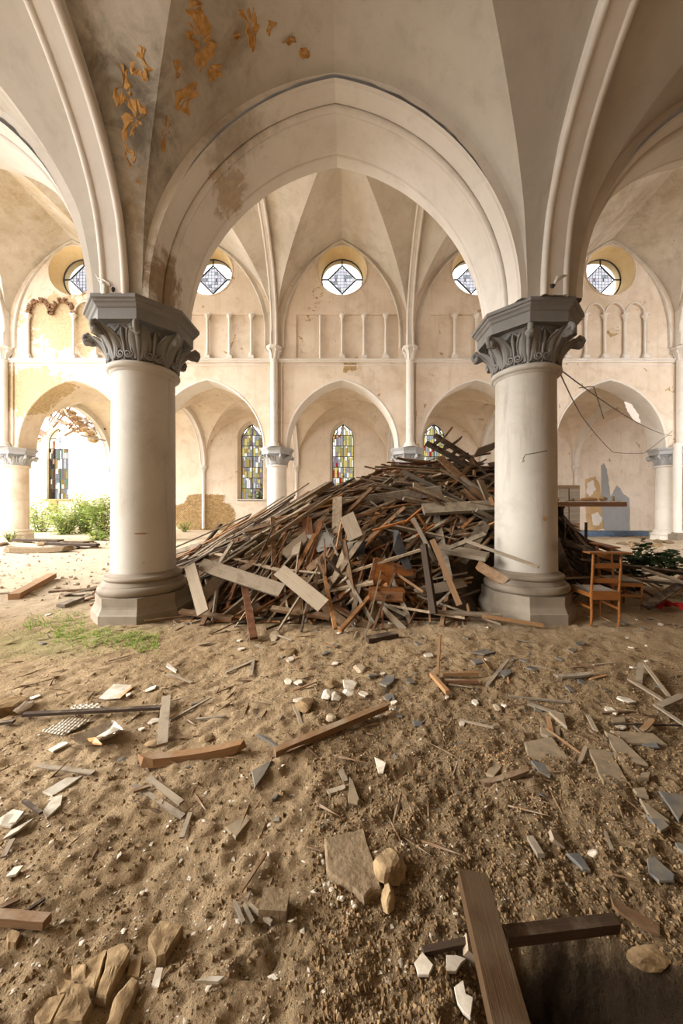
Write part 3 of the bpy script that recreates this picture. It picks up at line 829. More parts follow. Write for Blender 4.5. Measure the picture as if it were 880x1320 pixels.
# rose windows
def rose(xc, label):
    w = next_window(label); y = YF-.45+.60; N = 48; R = RR; D = .62
    for q in range(4):
        b = MB(); a0 = q*PI/2
        arc = [(xc+R*math.cos(a0+PI/2*i/12), y, RZ+R*math.sin(a0+PI/2*i/12)) for i in range(13)]
        c0 = (xc+D*math.cos(a0), y, RZ+D*math.sin(a0)); c1 = (xc+D*math.cos(a0+PI/2), y, RZ+D*math.sin(a0+PI/2))
        b.add(arc+[c1, c0], [tuple(range(15))]); b.build('pane', GW, w)
    b = MB(); r = random.Random(int(xc*7)+3)
    n = 9; st = 2*D/n
    for i in range(n):
        for j in range(n):
            x0, z0 = -D+i*st, -D+j*st
            pts = [(x0,z0),(x0+st,z0),(x0+st,z0+st),(x0,z0+st)]
            if all(abs(px)+abs(pz) <= D*1.02 for px, pz in pts) or abs(x0+st/2)+abs(z0+st/2) <= D*.97:
                pts = [(px*min(1, D/(abs(px)+abs(pz)+1e-9)), pz*min(1, D/(abs(px)+abs(pz)+1e-9))) for px, pz in pts]
                m = r.choice((0,0,1,1,2,2,2,2,2,3))
                if i in (2, 5) and j == 4:
                    xa = x0+st*.3; b.add([(xc+xa+e*st*.4, y-.003, RZ+z0+f*st) for e, f in ((0,0),(1,0),(1,1),(0,1))], [(0,1,2,3)], 4)
                b.add([(xc+px, y, RZ+pz) for px, pz in pts], [(0,1,2,3)], m)
    b.build('mosaic_panel', [GLI, GPK, GPW, GL['blue'], GL['red']], w)
    b = MB()
    for i in range(n-1):
        x = -D+(i+1)*st; h = D-abs(x)
        if h > .05:
            b.box((xc+x, y-.004, RZ), (.010,.012,2*h)); b.box((xc, y-.004, RZ+x), (2*h,.012,.010))
    b.build('fine_lead', M_lead, w)
    b = MB(); rr = .03
    c = [(xc+D*math.cos(q*PI/2), y-.01, RZ+D*math.sin(q*PI/2)) for q in range(4)]
    for q in range(4):
        b.tube([c[q], c[(q+1)%4]], rr, 6); b.tube([c[q], (xc+R*math.cos(q*PI/2), y-.01, RZ+R*math.sin(q*PI/2))], rr, 6)
    b.tube([(xc+R*math.cos(2*PI*j/N), y, RZ+R*math.sin(2*PI*j/N)) for j in range(N+1)], .028, 6)
    b.build('lead_came', M_lead, w)
for k, l in ((-2,'round window above the broken blind arches with bare brick'), (-1,'round window seen just inside the near arch, next to the near column'),
             (0,'round window straight above the middle of the blind arcade'), (1,'round window half hidden behind the arch of the second near column'),
             (2,'round window with a glowing yellow reveal above three intact blind arches'), (3,'round window of the last bay'), (-3,'round window over the ruined end bay')):
    rose(k*BAY, l)

# back wall (behind the viewer), made windowless to cut frontal light; end walls
wall_back = thing('wall_back', 'outer wall of the near aisle behind the viewer', 'wall', kind='structure')
b = MB(); b.box((0, YB-.3, 3.9), (3*BAY, .6, 8.4)); b.build('wall_face', M_aisle, wall_back)
wall_end = thing('wall_end', 'unseen blank end wall closing the nave and aisles', 'wall', kind='structure')  # unseen ends, given dark brick to cut the light they bounce
b = MB(); b.box((3.5*BAY+.3, (YO+YN-HALF)/2, 7), (.6, YO-YN+HALF+1.2, 14.4)); b.build('wall_face', M_brick, wall_end)
b = MB(); b.box((1.5*BAY+.3, (YB+YN-HALF)/2, 4), (.5, YN-HALF-YB+.6, 8.0)); b.build('wall_face', M_brick, wall_end)
# roofs over the vaults so that no sky leaks in at their edges
rf = thing('roof', 'plain roof deck above the vaults', 'roof', kind='structure')
b = MB(); b.box((.5*BAY, 10.0, 14.0), (6*BAY, 10.9, .2)); b.build('deck', M_conc, rf)
b = MB(); b.box((0, 1.6, 8.1), (3*BAY, 6.9, .2)); b.build('deck', M_conc, rf)
b = MB(); b.box((.5*BAY, 18.5, 7.75), (6*BAY, 6.3, .2)); b.build('deck', M_conc, rf)

# ------------------------------------------------------------------ columns
def bell_r(z):                 # z above the neck, 0 .. .52
    t = max(0, min(1, z/.50)); return .425+.10*t**2.2
def make_column(name, label, loc, capm, shaftm, basem):
    t = thing(name, label, 'column', loc)
    b = MB()
    prof = [(.43,.60),(.425,.8),(.42,2.2),(.412,3.50)]
    b.lathe(prof, 48); b.build('shaft', shaftm, t)
    b = MB(); b.lathe([(.415,3.47),(.44,3.49)]+[(.44+.045*math.sin(a), 3.545-.045*math.cos(a)) for a in [PI*i/8 for i in range(9)]]+[(.43,3.60)], 48); b.build('astragal', shaftm, t)
    b = MB(); b.lathe([(bell_r(z*.05), 3.58+z*.05) for z in range(11)], 48)
    b.build('bell', capm, t)
    b = MB()
    b.lathe([(.50,4.06),(.615,4.06),(.615,4.20),(.635,4.215),(.65,4.245),(.675,4.265),(.675,4.29),(.70,4.30),(.70,4.345)], 8, smooth=False, phase=PI/8, apothem=True)
    b.disc((0,0,4.345), .70, 8, phase=PI/8, apothem=True); b.build('abacus', capm, t)
    def P(th, z, o=0.0):
        r = bell_r(z)+o; return (r*math.cos(th), r*math.sin(th), 3.58+z)
    for q in range(8):
        th = PI/8+q*PI/4; ca, sa = math.cos(th), math.sin(th)
        b = MB()       # corner leaf: stalk that swells and curls out under the abacus
        path, rad = [], []
        for i in range(9):
            u = i/8; z = .40*u; rr = bell_r(z)+.02+.16*u**3; path.append((rr*ca, rr*sa, 3.58+z)); rad.append(.026+.012*u)
        for i in range(1, 9):
            a = PI*.5*(1) - i*PI*1.35/8
            rr = .60+.085*math.cos(a)*1.0+.055; z = .375+.07*math.sin(a); path.append((rr*ca, rr*sa, 3.58+z)); rad.append(.04-.002*i)
        b.tube(path, rad, 8)
        # broad blade of the leaf on both sides of the stalk
        for sg in (-1, 1):
            rows = []
            for i in range(9):
                u = i/8; z = .03+.40*u; wv = .31*math.sin(PI*(.14+.66*u))
                rr = bell_r(z)+.02+.15*u**3
                row = []
                for j in range(5):
                    w = j/4; a2 = th+sg*wv*w
                    r2 = rr+.035*math.sin(PI*w)-.05*w*w*(.3+u)
                    row.append((r2*math.cos(a2), r2*math.sin(a2), 3.58+z-.05*w*w*u))
                rows.append(row)
            b.grid(rows, 0, True)
            edge = [rows[i][4] for i in range(9)]
            b.tube([(p[0]*1.02, p[1]*1.02, p[2]) for p in edge], .017, 5)
        b.rock((.685*ca, .685*sa, 3.91), (.14,.14,.12), seed=q, lv=2)
        b.build('leaf', capm, t)
        # low volute between two leaves
        th2 = th+PI/8
        b = MB()
        for sg in (-1, 1):
            pth = []; rad = []
            for i in range(7):
                u = i/6; pth.append(P(th2+sg*.04+sg*.17*math.sin(u*PI*.62), .30-.0*u-.17*(1-math.cos(u*PI*.5)), .025+.01*u)); rad.append(.016)
            c_th, c_z = th2+sg*.115, .095
            for i in range(16):
                a = -PI*.05+i*.62; r2 = .058*(1-i/19)
                pth.append(P(c_th+sg*r2*math.cos(a)/.46, c_z-r2*math.sin(a)*1.0, .035)); rad.append(.015)
            b.tube(pth, rad, 6)
        b.tube([P(th2, .02, .02), P(th2, .2, .03), P(th2, .33, .05), P(th2, .42, .03)], [.015,.02,.028,.012], 6)
        # pointed arch ridge over the pair
        for sg in (-1, 1):
            b.tube([P(th2+sg*x, z, .03) for x, z in ((.37,.02),(.36,.15),(.30,.28),(.18,.38),(.04,.44))], [.014,.016,.017,.017,.012], 6)
        b.build('scroll', capm, t)
    b = MB()
    def tor(r0, z0, h, o): return [(r0+o*math.sin(PI*i/8), z0+h/2-h/2*math.cos(PI*i/8)) for i in range(9)]
    b.lathe([(.525,.36)]+tor(.525,.36,.13,.06)+[(.53,.50),(.515,.505),(.505,.53),(.495,.545)]+tor(.485,.55,.065,.03)+[(.46,.62),(.43,.66)], 48)
    b.build('base_moulding', basem, t)
    b = MB(); b.lathe([(.615,-.25),(.615,.14),(.60,.16),(.575,.22),(.57,.25),(.57,.365),(.40,.37)], 8, smooth=False, phase=PI/8, apothem=True)
    b.build('plinth', basem, t)
    return t
XR = (2.86-.02)
c0 = make_column('column', 'large pale near column at the grass patch, beside the low end of the heap', (-2.86, YN, 0), M_cap, M_shaft, M_base)
c1 = dup(c0, (2.86, YN+.07, 0), 0, 'large pale near column with the prie-dieu chair at its foot')
c1.rotation_euler = (0,0,PI/2)
dup(c0, (-8.58, YN, 0), 0, 'near-row column outside the view beyond the grass')
dup(c0, (8.58, YN, 0), 0, 'near-row column outside the view beyond the chair')
def far_mats(t, shaftm=None):
    for ch in t.children:
        nm = ch.name.split('.')[0]
        m = M_capfar if nm in ('bell','abacus','leaf','scroll') else (shaftm or M_white)
        if not ch.material_slots: continue
        ch.material_slots[0].link = 'OBJECT'; ch.material_slots[0].material = m
FLAB = ['worn far column with crumbling capital beside the bushes', 'far column hidden behind the near column', 'far column between the leaded lancets, standing free of the heap',
        'far column whose capital just clears the heap', 'far column behind the second near column', 'far column with a dark capital next to the blank aisle bay', 'far column of the last bay']
for i in range(-2, 4):
    x = (i-.5)*BAY
    f = dup(c0, (x, YF, -.04), i*PI/2, FLAB[i+2], (1, 1, .948)); far_mats(f, M_wall if i == -2 else None)

# wall shafts above the far columns
for i in range(-2, 4):
    x = (i-.5)*BAY; y = YF-.45-.14
    w = thing('wall_shaft', 'shaft', 'shaft', (x, y, 4.08), group='wall shafts of the nave')
    w['label'] = 'slim shaft above the '+FLAB[i+2]
    b = MB(); b.lathe([(.155,.2),(.15,3.62)], 18); b.build('shaft', M_white, w)
    b = MB(); b.lathe([(.26,0),(.26,.08),(.22,.10),(.23,.14),(.2,.18),(.17,.2),(.155,.24)], 16); b.build('base', M_white, w)
    b = MB(); b.lathe([(.15,3.60),(.185,3.63),(.16,3.67),(.17,3.76),(.22,3.95),(.28,4.05),(.29,4.08)], 16)
    for q in range(8):
        a = q*PI/4+PI/8; b.tube([(r*math.cos(a), r*math.sin(a), z) for r, z in ((.16,3.68),(.19,3.84),(.26,4.0),(.32,4.04),(.34,3.98),(.31,3.95))], [.025,.035,.035,.03,.025,.015], 6)
    b.build('capital', M_white, w)
    b = MB(); b.lathe([(.28,4.08),(.33,4.11),(.34,4.2),(0,4.2)], 8, smooth=False, phase=PI/8); b.build('abacus', M_white, w)
    b = MB(); b.tube([(.30,.10,.1),(.30,.10,3.6)], .035, 8); 
    dp = b.build('downpipe', M_wall, w)
# the tall floor-standing shaft next to the last visible far column
w = thing('wall_shaft', 'tall white shaft standing on the floor beside the dark capital', 'shaft', (at(873,690,14.35).x, 14.35, 0))
b = MB(); b.lathe([(.15,.45),(.145,4.2)], 18); b.build('shaft', M_white, w)
b = MB(); b.box((0,0,.2), (.42,.42,.4)); b.lathe([(.2,.4),(.2,.44),(.16,.48)], 16); b.build('base', M_base, w)

#@@PART2@@
# ================================================================== ruined end bay, seen through the first far arch
ruin = thing('wall_ruin', 'broken outer wall of the roofless end bay with a standing lancet frame', 'wall', kind='structure')
xk = -3*BAY; xw = -17.67
def top_z(x):
    pts = [(-26,4.3),(-19.6,4.8),(-18.9,5.5),(-18.3,6.15),(-17.9,6.75),(-17.2,6.75),(-16.6,6.2),(-15.8,6.3),(-14.2,6.6)]
    for (a, za), (c, zc) in zip(pts[:-1], pts[1:]):
        if a <= x <= c: return za+(zc-za)*(x-a)/(c-a)
    return 4.3 if x < -26 else 6.6
r_ = random.Random(9)
RWZ0, RWZS = 2.02, 5.45
for yy in (YO, YO+.45):
    b = MB(); n = 105
    for i in range(n):
        x0 = -26+11.7*i/n; x1 = -26+11.7*(i+1)/n; xm = (x0+x1)/2
        t0 = top_z(xm)+.12*math.sin(i*2.1)
        d = abs(xm-xw)
        if d < LH:
            q = RWZS+(-0+math.sqrt(max(0, A_l.R**2-(A_l.c+d)**2)))
            b.add([(x0,yy,-.3),(x1,yy,-.3),(x1,yy,RWZ0),(x0,yy,RWZ0)], [(0,1,2,3)])
            if t0 > q: b.add([(x0,yy,q),(x1,yy,q),(x1,yy,t0),(x0,yy,t0)], [(0,1,2,3)])
        else: b.add([(x0,yy,-.3),(x1,yy,-.3),(x1,yy,t0),(x0,yy,t0)], [(0,1,2,3)])
    b.build('wall_face', M_aisle, ruin)
b = MB(); sweep_arch(b, A_l, [[(0,0),(0,.45)]], xw, YO, RWZS, stilt=RWZS-RWZ0, n=10); b.build('reveal', M_aisle, ruin)
b = MB(); b.box((xw, YO-.04, RWZ0-.05), (1.75, .16, .1)); b.box((xw-.2, YO-.05, RWZ0-.45), (.5,.08,.7)); b.build('sill', M_ochb, ruin)
for i in range(46):       # bricks bared along the broken edge
    x = -20.8+6.4*i/46+r_.uniform(-.04,.04); z = top_z(x)+r_.uniform(-.04,.10)
    b = MB(); b.box((0,0,0), (r_.uniform(.16,.24), .46, r_.uniform(.07,.11)), M=Matrix.Rotation(r_.uniform(-.3,.3), 3, 'Y'))
    o = b.build('brick', M_brick, ruin, origin=None); o.location = (x, YO+.22, z)
lancet_window(xw, YO+.2, 'freestanding lancet frame with half its glass gone, against the open sky', z0=RWZ0, zs=RWZS, seed=31, broken=True, pal=['yellow','grey','clear','violet','green','amber','grey','clear','blue'])
# wreck of the aisle roof
rw = thing('roof_wreck', 'hanging wreck of broken roof laths above the roofless bay', 'roof', (0,0,0))
r_ = random.Random(17)
for i in range(26):
    px = r_.uniform(66, 120); t = (px-60)/60
    py = 530+36*max(0, t-.35)+r_.uniform(-8, 12)
    p = at(px, py, 19.6+r_.uniform(-.6,.9)); L = r_.uniform(.5, 1.7); a = -.55+r_.uniform(-.35,.35) if r_.random() < .7 else r_.uniform(.5,1.2)
    d = Vector((math.cos(a), r_.uniform(-.3,.3), math.sin(a)))
    b = MB(); b.box((0,0,0), (L, .05, r_.uniform(.04,.10)), M=d.to_track_quat('X','Z').to_matrix())
    o = b.build('lath', WOODS[r_.choice((1,1,0,5))], rw); o.location = p
b = MB()
for q in range(7):
    p = at(84+q*6.2, 532+max(0,q-1)*6.8, 20.4); b.rock(p, (.75,.5,.45), seed=q+60, lv=2)
o = b.build('plaster_lump', M_ochb, rw)
b = MB(); b.tube([at(55,533,19.4), at(86,548,19.4)], .07, 6); b.build('rafter', WOODS[0], rw)
# the neighbour's house
hs = thing('house', 'red brick house with tiled roof beyond the broken wall', 'house', (-30.0, 28.3, 0))
b = MB(); b.box((0,0,3.8), (8,5,7.6)); b.add([(-4,-2.5,7.6),(4,-2.5,7.6),(0,-2.5,10.0)], [(0,1,2)]); b.build('wall', M_rbrick, hs)
b = MB()
for sg in (-1, 1):
    b.add([(sg*4.3,-2.8,7.42),(sg*4.3,2.8,7.42),(0,2.8,10.0),(0,-2.8,10.0)], [(0,1,2,3)])
    for q in range(22): b.box((sg*2.15, -2.7+.255*q, 8.76), (5.0,.07,.06), M=Matrix.Rotation(sg*math.atan2(2.58,4.3),3,'Y'))
b.build('roof', M_rtile, hs)
b = MB(); b.box((4.3,0,7.42),(.14,5.6,.16)); b.build('gutter', M_white, hs)
for y in (-1.6, .1, 1.7):
    b = MB(); b.box((4.02,y,6.3),(.1,.8,1.2)); fo = b.build('window', M_white, hs); b = MB(); b.box((4.08,y,6.3),(.04,.62,1.0)); b.build('pane', M_slateb, fo)

# exposed masonry on the aisle wall behind the middle respond
em = bpy.data.objects.new('bare_masonry', None); COL.objects.link(em); em.parent = wall_out
patch_px = [(226,652),(237,648),(243,638),(262,636),(289,638),(288,647),(296,650),(302,660),(302,676),(296,683),(290,688),(262,690),(228,681),(226,668)]
patch = [at(px, py, YO) for px, py in patch_px]
def inside(x, z, P):
    c = False; n = len(P)
    for i in range(n):
        a, d = P[i], P[(i+1) % n]
        if (a.z > z) != (d.z > z) and x < (d.x-a.x)*(z-a.z)/(d.z-a.z+1e-9)+a.x: c = not c
    return c
b = MB(); b.prism([Vector((p.x, p.z, 0)) for p in patch], .0)
b = MB(); b.add([(p.x, YO-.005, p.z) for p in patch], [tuple(range(len(patch)))]); b.build('masonry_backing', M_ochb, wall_out)
b = MB(); r_ = random.Random(3); z = .1; row = 0
while z < 2.3:
    x = -11.2+(.06 if row % 2 else 0)
    while x < -6.5:
        if inside(x, z, patch): b.box((x, YO-.012+r_.uniform(-.01,.01), z), (.115+r_.uniform(-.01,.008), .05, .062), M=Matrix.Rotation(r_.uniform(-.05,.05),3,'Y'))
        x += .13
    z += .076; row += 1
o = b.build('small_masonry', M_ochb, wall_out); o['kind'] = 'stuff'
bpy.data.objects.remove(em)
# ragged plaster lip round it
b = MB(); P2 = patch+[patch[0]]
for a, c in zip(P2[:-1], P2[1:]):
    n = max(2, int((c-a).length/.12))
    for i in range(n):
        p = a.lerp(c, i/n); b.rock((p.x+r_.uniform(-.03,.03), YO-.01, p.z+r_.uniform(-.03,.03)), (.16,.07,.12), seed=r_.randrange(999), lv=0)
o = b.build('plaster_lip', M_aisle, wall_out); o['kind'] = 'stuff'
def wall_patch(name, pxs, y, mat, th=.015, parent=wall_out):
    r = random.Random(int(pxs[0][0]*3)); Q = []
    for a, c in zip(pxs, pxs[1:]+pxs[:1]):
        for k in range(5): Q.append((a[0]+(c[0]-a[0])*k/5+(r.uniform(-.9,.9) if k else 0), a[1]+(c[1]-a[1])*k/5+(r.uniform(-.9,.9) if k else 0)))
    pxs = Q
    b = MB(); n = len(pxs); F_ = [at(px, py, y-th) for px, py in pxs]; K = [Vector((p.x, y+.002, p.z)) for p in F_]
    b.add(F_, [tuple(range(n))])
    for i in range(n): b.add([F_[i], F_[(i+1)%n], K[(i+1)%n], K[i]], [(0,1,2,3)])
    return b.build(name, mat, parent)
wall_patch('grey_cement_patch', [(775,600),(778,597),(782,604),(784,622),(787,640),(791,634),(795,626),(799,629),(803,636),(811,642),(812,692),(782,694),(776,670)], YO, M_greyp, .03)
wall_patch('bare_ochre_patch', [(754,618),(766,614),(772,622),(775,640),(779,655),(784,664),(786,680),(780,692),(756,690),(755,660)], YO, M_ochre)
for q, pxs in enumerate(([(762,664),(770,660),(776,668),(772,678),(764,676)], [(757,622),(764,619),(768,630),(760,640),(756,636)], [(757,684),(780,682),(782,690),(758,691)])):
    wall_patch('remaining_plaster', pxs, YO-.012, M_white, .012)
wall_patch('flaked_patch', [(804,518),(812,520),(822,533),(826,546),(818,543),(808,530)], YF-.40, M_white, .0, wall_far)
bs = MB(); p0 = at(738,690,17.2); p1 = at(830,692,17.2); bs.box(((p0.x+p1.x)/2, 17.2, .18), (p1.x-p0.x, .5, .30)); bs.box(((p0.x+p1.x)/2, 16.9, .05), (p1.x-p0.x+.6, .5, .12))
o = bs.build('low_step', M_bluep, recenter=True); tag(o, 'low blue painted step at the foot of the patched aisle wall', 'step')

# ================================================================== flaking plaster on the near vault
def vz(x, y):
    u = min(1, abs(x)/2.54); yc, hy = (yn0+yn1)/2, (yn1-yn0)/2; v = min(1, abs(y-yc)/hy)
    if abs(x) > 2.54 or u > v and abs(x) > 0:
        lim = BAY/2-.02; t = v; w = (abs(x)-2.54*t)/(lim-2.54*t+1e-9)
        if w >= 0:
            w = min(1, w); return ZN+(1-w)*Gn.z(t)+w*Tn.z(t)+.05*math.sin(PI*w)*(1-t)
    t = u; w = max(0, min(1, (v-t)/(1-t+1e-9)))
    return ZN+(1-w)*Gn.z(t)+w*Wn.z(t)+.05*math.sin(PI*w)*(1-t)
def on_vault(px, py, out=.012):
    lo = None; y = 2.4
    while y < 4.5:
        p = at(px, py, y)
        if p.z >= vz(p.x, p.y)-out: break
        y += .01
    return at(px, py, y)
FL = [[(355,115),(375,120),(370,150),(400,180),(380,185),(385,212),(350,200),(335,190),(335,160)],
 [(310,160),(330,175),(340,220),(340,255),(320,265),(300,280),(290,235),(315,225)],
 [(330,260),(355,255),(385,290),(370,300),(350,305),(370,325),(345,335),(340,360),(320,370),(310,300)],
 [(320,370),(345,380),(350,415),(345,440),(330,435),(320,405)],
 [(480,50),(500,20),(525,20),(550,75),(540,110),(560,110),(550,150),(520,190),(505,180),(500,150),(510,130),(480,100)],
 [(485,2),(520,2),(522,15),(495,50),(480,40)], [(445,160),(455,150),(475,180),(455,205)],
 [(540,165),(575,165),(570,200),(545,215),(535,190)], [(450,235),(485,215),(510,200),(515,245),(490,260),(490,300),(455,290)],
 [(430,290),(445,300),(440,345),(425,350),(425,400),(415,390),(415,340)],
 [(610,20),(650,2),(660,30),(670,70),(660,100),(650,140),(640,120),(635,60)], [(690,50),(715,60),(695,95),(685,80)],
 [(725,110),(745,95),(765,95),(760,110),(740,118)], [(770,130),(790,120),(800,145),(780,155)],
 [(345,530),(358,535),(360,565),(350,570)], [(600,90),(620,85),(625,100),(605,105)], [(350,460),(365,465),(360,485)],
 [(855,955),(862,960),(870,985),(860,980)]]
r_ = random.Random(77)
M_flake = simple('peeling_ochre_plaster', (.60,.36,.14), (.44,.235,.07), 14, .9, .6)
for poly in FL[:-1]:
    pts = []
    for a, c in zip(poly, poly[1:]+poly[:1]):
        for k in range(3):
            t = k/3; pts.append(((a[0]+(c[0]-a[0])*t+(r_.uniform(-5,5) if k else 0))/2, (a[1]+(c[1]-a[1])*t+(r_.uniform(-5,5) if k else 0))/2))
    cx_, cy_ = sum(p[0] for p in pts)/len(pts), sum(p[1] for p in pts)/len(pts)
    rim = [on_vault(x, y, .004) for x, y in pts]
    mid = [on_vault(cx_+(x-cx_)*.8, cy_+(y-cy_)*.8, .006+r_.uniform(0,.035)) for x, y in pts]
    inn = [on_vault(cx_+(x-cx_)*.45, cy_+(y-cy_)*.45, .006+r_.uniform(0,.018)) for x, y in pts]
    ctr = on_vault(cx_, cy_, .01)
    b = MB(); b.grid([rim, mid, inn], 0, False, True)
    n = len(inn); b.add(inn+[ctr], [(i, (i+1) % n, n) for i in range(n)])
    b.build('plaster_flake', M_flake, ceil_n)

# ================================================================== timber heap
PX0, PY0 = 2.75, 7.7
def heap_h(x, y):
    dx = (PX0-x)/6.2 if x < PX0 else (x-PX0)/3.3
    dy = (PY0-y)/2.95 if y < PY0 else (y-PY0)/3.2
    r = (abs(dx)**2.6+abs(dy)**2.6)**(1/2.6)
    if r >= 1: return 0.0
    h = 2.86*(1-r)**(.66 if x < PX0 else .8)
    if x > 2.9: h *= max(0., min(1., (y-5.5-.35*(x-2.9))/1.0))
    return h - .55*h*math.exp(-(((x-1.55)/.75)**2+((y-5.15)/.45)**2))
core = MB(); rows = []
for i in range(44):
    row = []
    for j in range(64):
        x = -4.1+10.6*j/63; y = 4.5+6.6*i/43
        h = heap_h(x, y)*min(1, max(0, (math.hypot(x-2.86, y-YN-.07)-.6)/.5))*min(1, max(0, (math.hypot(x+2.86, y-YN)-.6)/.5)); row.append((x, y, -.05+h*.80*(1+.16*float(fbm(x*2.2, y*2.2, 50, 3)))-(.12 if h < .15 else 0)))
    rows.append(row)
core.grid(rows, 0, False)
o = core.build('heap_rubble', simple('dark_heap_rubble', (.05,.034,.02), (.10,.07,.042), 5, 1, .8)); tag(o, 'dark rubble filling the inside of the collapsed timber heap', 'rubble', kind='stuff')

def plank_mesh(seed, rough):
    r = random.Random(seed); b = MB()
    n = 6; rows = []
    for i in range(n):
        x = -.5+i/(n-1); bend = .35*rough*math.sin(PI*i/(n-1)+seed)
        row = [(x, -.5, -.5+bend), (x, .5, -.5+bend), (x, .5, .5+bend), (x, -.5, .5+bend)]
        if i in (0, n-1):
            s_ = 1 if i else -1
            row = [(x+s_*r.uniform(-.06,.0)*rough*2, p[1]*(1-r.uniform(0,.5)*rough), p[2]) for p in row]
        rows.append(row)
    for i in range(n-1):
        for j in range(4):
            q = (j+1) % 4; b.add([rows[i][j], rows[i+1][j], rows[i+1][q], rows[i][q]], [(0,1,2,3)])
    b.add(rows[0], [(0,1,2,3)]); b.add(rows[-1], [(3,2,1,0)])
    me = bpy.data.meshes.new('plank'); me.from_pydata(b.v, [], b.f); me.materials.append(WOODS[0]); return me
PM = [plank_mesh(i, (i % 4)/3.0) for i in range(12)]
def board(p0, p1, w, t, mat, roll=0.0, name='wooden_plank', seed=0, label=None, cat='plank', group=None, parent=None, up=None):
    p0, p1 = Vector(p0), Vector(p1); d = p1-p0; L = max(d.length, .02); d.normalize()
    o = bpy.data.objects.new(name, PM[seed % len(PM)]); COL.objects.link(o)
    u = Vector(up) if up else Vector((0,0,1))
    z = (u-d*u.dot(d)); z = z.normalized() if z.length > 1e-3 else d.orthogonal().normalized()
    z = Matrix.Rotation(roll, 3, d) @ z; y = z.cross(d)
    M = Matrix((d, y, z)).transposed().to_4x4() @ Matrix.Diagonal((L, w, t, 1)); M.translation = (p0+p1)/2
    o.matrix_world = M
    o.material_slots[0].link = 'OBJECT'; o.material_slots[0].material = mat
    if parent is not None: o.parent = parent
    if label: tag(o, label, cat, group)
    return o
r_ = random.Random(2024)
def heap_plank(lift, kind):
    big = 0 if kind else .28
    while True:
        x = r_.uniform(-3.5, 5.8); y = r_.uniform(4.65, 9.6) if kind else r_.uniform(4.65, 8.8)
        h = heap_h(x, y)
        if x > 2.9 and y < 6.2: continue
        if x > 3.3 and r_.random() < .6: continue
        if .9 < x < 2.2 and y < 5.7 and r_.random() < .6: continue
        if h < .06 and r_.random() < .8: continue
        if y > 7.9 and r_.random() < .6: continue
        break
    u = min(.999, r_.random()+big)
    stream = y > 6.1 and x < 2.6
    if stream: ang = r_.gauss(.14, .17); L = r_.uniform(.9, 3.4)
    elif x > 1.5 and y < 6.6: ang = r_.choice((r_.gauss(0,.3), r_.gauss(0,.3), r_.uniform(0,PI))); L = r_.uniform(.4, 1.8)
    else: ang = r_.gauss(.35, .7) if r_.random() < .6 else r_.uniform(0, PI); L = r_.uniform(.35, 1.7)
    if r_.random() < .3: L *= .5
    dx, dy = math.cos(ang)*L/2, math.sin(ang)*L/2
    if u < .55: w, t = r_.uniform(.016,.038), r_.uniform(.012,.03)
    elif u < .88: w, t = r_.uniform(.045,.09), r_.uniform(.018,.04)
    else: w, t = r_.uniform(.12,.19), r_.uniform(.02,.035); L *= .6
    h0, h1 = heap_h(x-dx, y-dy), heap_h(x+dx, y+dy)
    mid = heap_h(x, y); sag = max(0, mid-(h0+h1)/2)
    z0, z1 = h0*.86+sag+lift, h1*.86+sag+lift
    z0 += r_.gauss(0,.07); z1 += r_.gauss(0,.07)
    if r_.random() < .10: z1 += r_.uniform(.1,.4)
    z0 = max(z0, t/2+.01); z1 = max(z1, t/2+.01)
    m = WOODS[r_.choice((0,0,0,1,1,1,2,3,3,4,4,5))]
    for cx_, cy_ in ((-2.86,YN), (2.86,YN+.07)):
        a_, d_ = Vector((x-dx-cx_, y-dy-cy_)), Vector((2*dx, 2*dy)); tt = max(0, min(1, -a_.dot(d_)/(d_.length_squared+1e-9)))
        if (a_+d_*tt).length < (.74 if min(z0,z1) < .6 else .50)+w/2: return heap_plank(lift, kind)
    if x > 2.9 and r_.random() < .8: m = WOODS[3]  # mostly dark wood, its tone also painting in the shade behind the column
    return (x-dx,y-dy,z0), (x+dx,y+dy,z1), w, t, m, r_.gauss(0,.5)
# buried ones: one mesh
bb = MB(); mi = {m: i for i, m in enumerate(WOODS)}
for i in range(2600):
    p0, p1, w, t, m, roll = heap_plank(r_.uniform(-.12,.07), 1)
    P0, P1 = Vector(p0), Vector(p1); d = (P1-P0); L = d.length; d.normalize()
    z = Vector((0,0,1)); z = (z-d*z.dot(d)).normalized(); z = Matrix.Rotation(roll,3,d) @ z; y = z.cross(d)
    bb.box((P0+P1)/2, (L, w, t), mi[m], M=Matrix((d,y,z)).transposed())
o = bb.build('buried_timber', [simple('heap_'+m.name, *cc, 14, .85, .4, rnd=.7) for m, cc in zip(WOODS, (((.25,.20,.145),(.16,.12,.085)), ((.19,.11,.055),(.11,.06,.03)), ((.34,.17,.07),(.22,.10,.035)), ((.07,.042,.024),(.04,.025,.015)), ((.36,.28,.19),(.25,.185,.12)), ((.21,.085,.035),(.13,.05,.02))))])
tag(o, 'tangle of splintered laths and boards packed inside the heap', 'timber', kind='stuff')
heap_list = []
for i in range(262):
    p0, p1, w, t, m, roll = heap_plank(r_.uniform(-.02,.10), 0)
    o = board(p0, p1, w, t, m, roll, 'wooden_plank' if w > .045 else 'wooden_batten', i, 'x', 'timber', 'loose timbers of the heap')
    heap_list.append((o, p0, p1, w, m))
CN = dict(zip([m.name for m in WOODS], ('grey','brown','orange','dark','pale','reddish')))
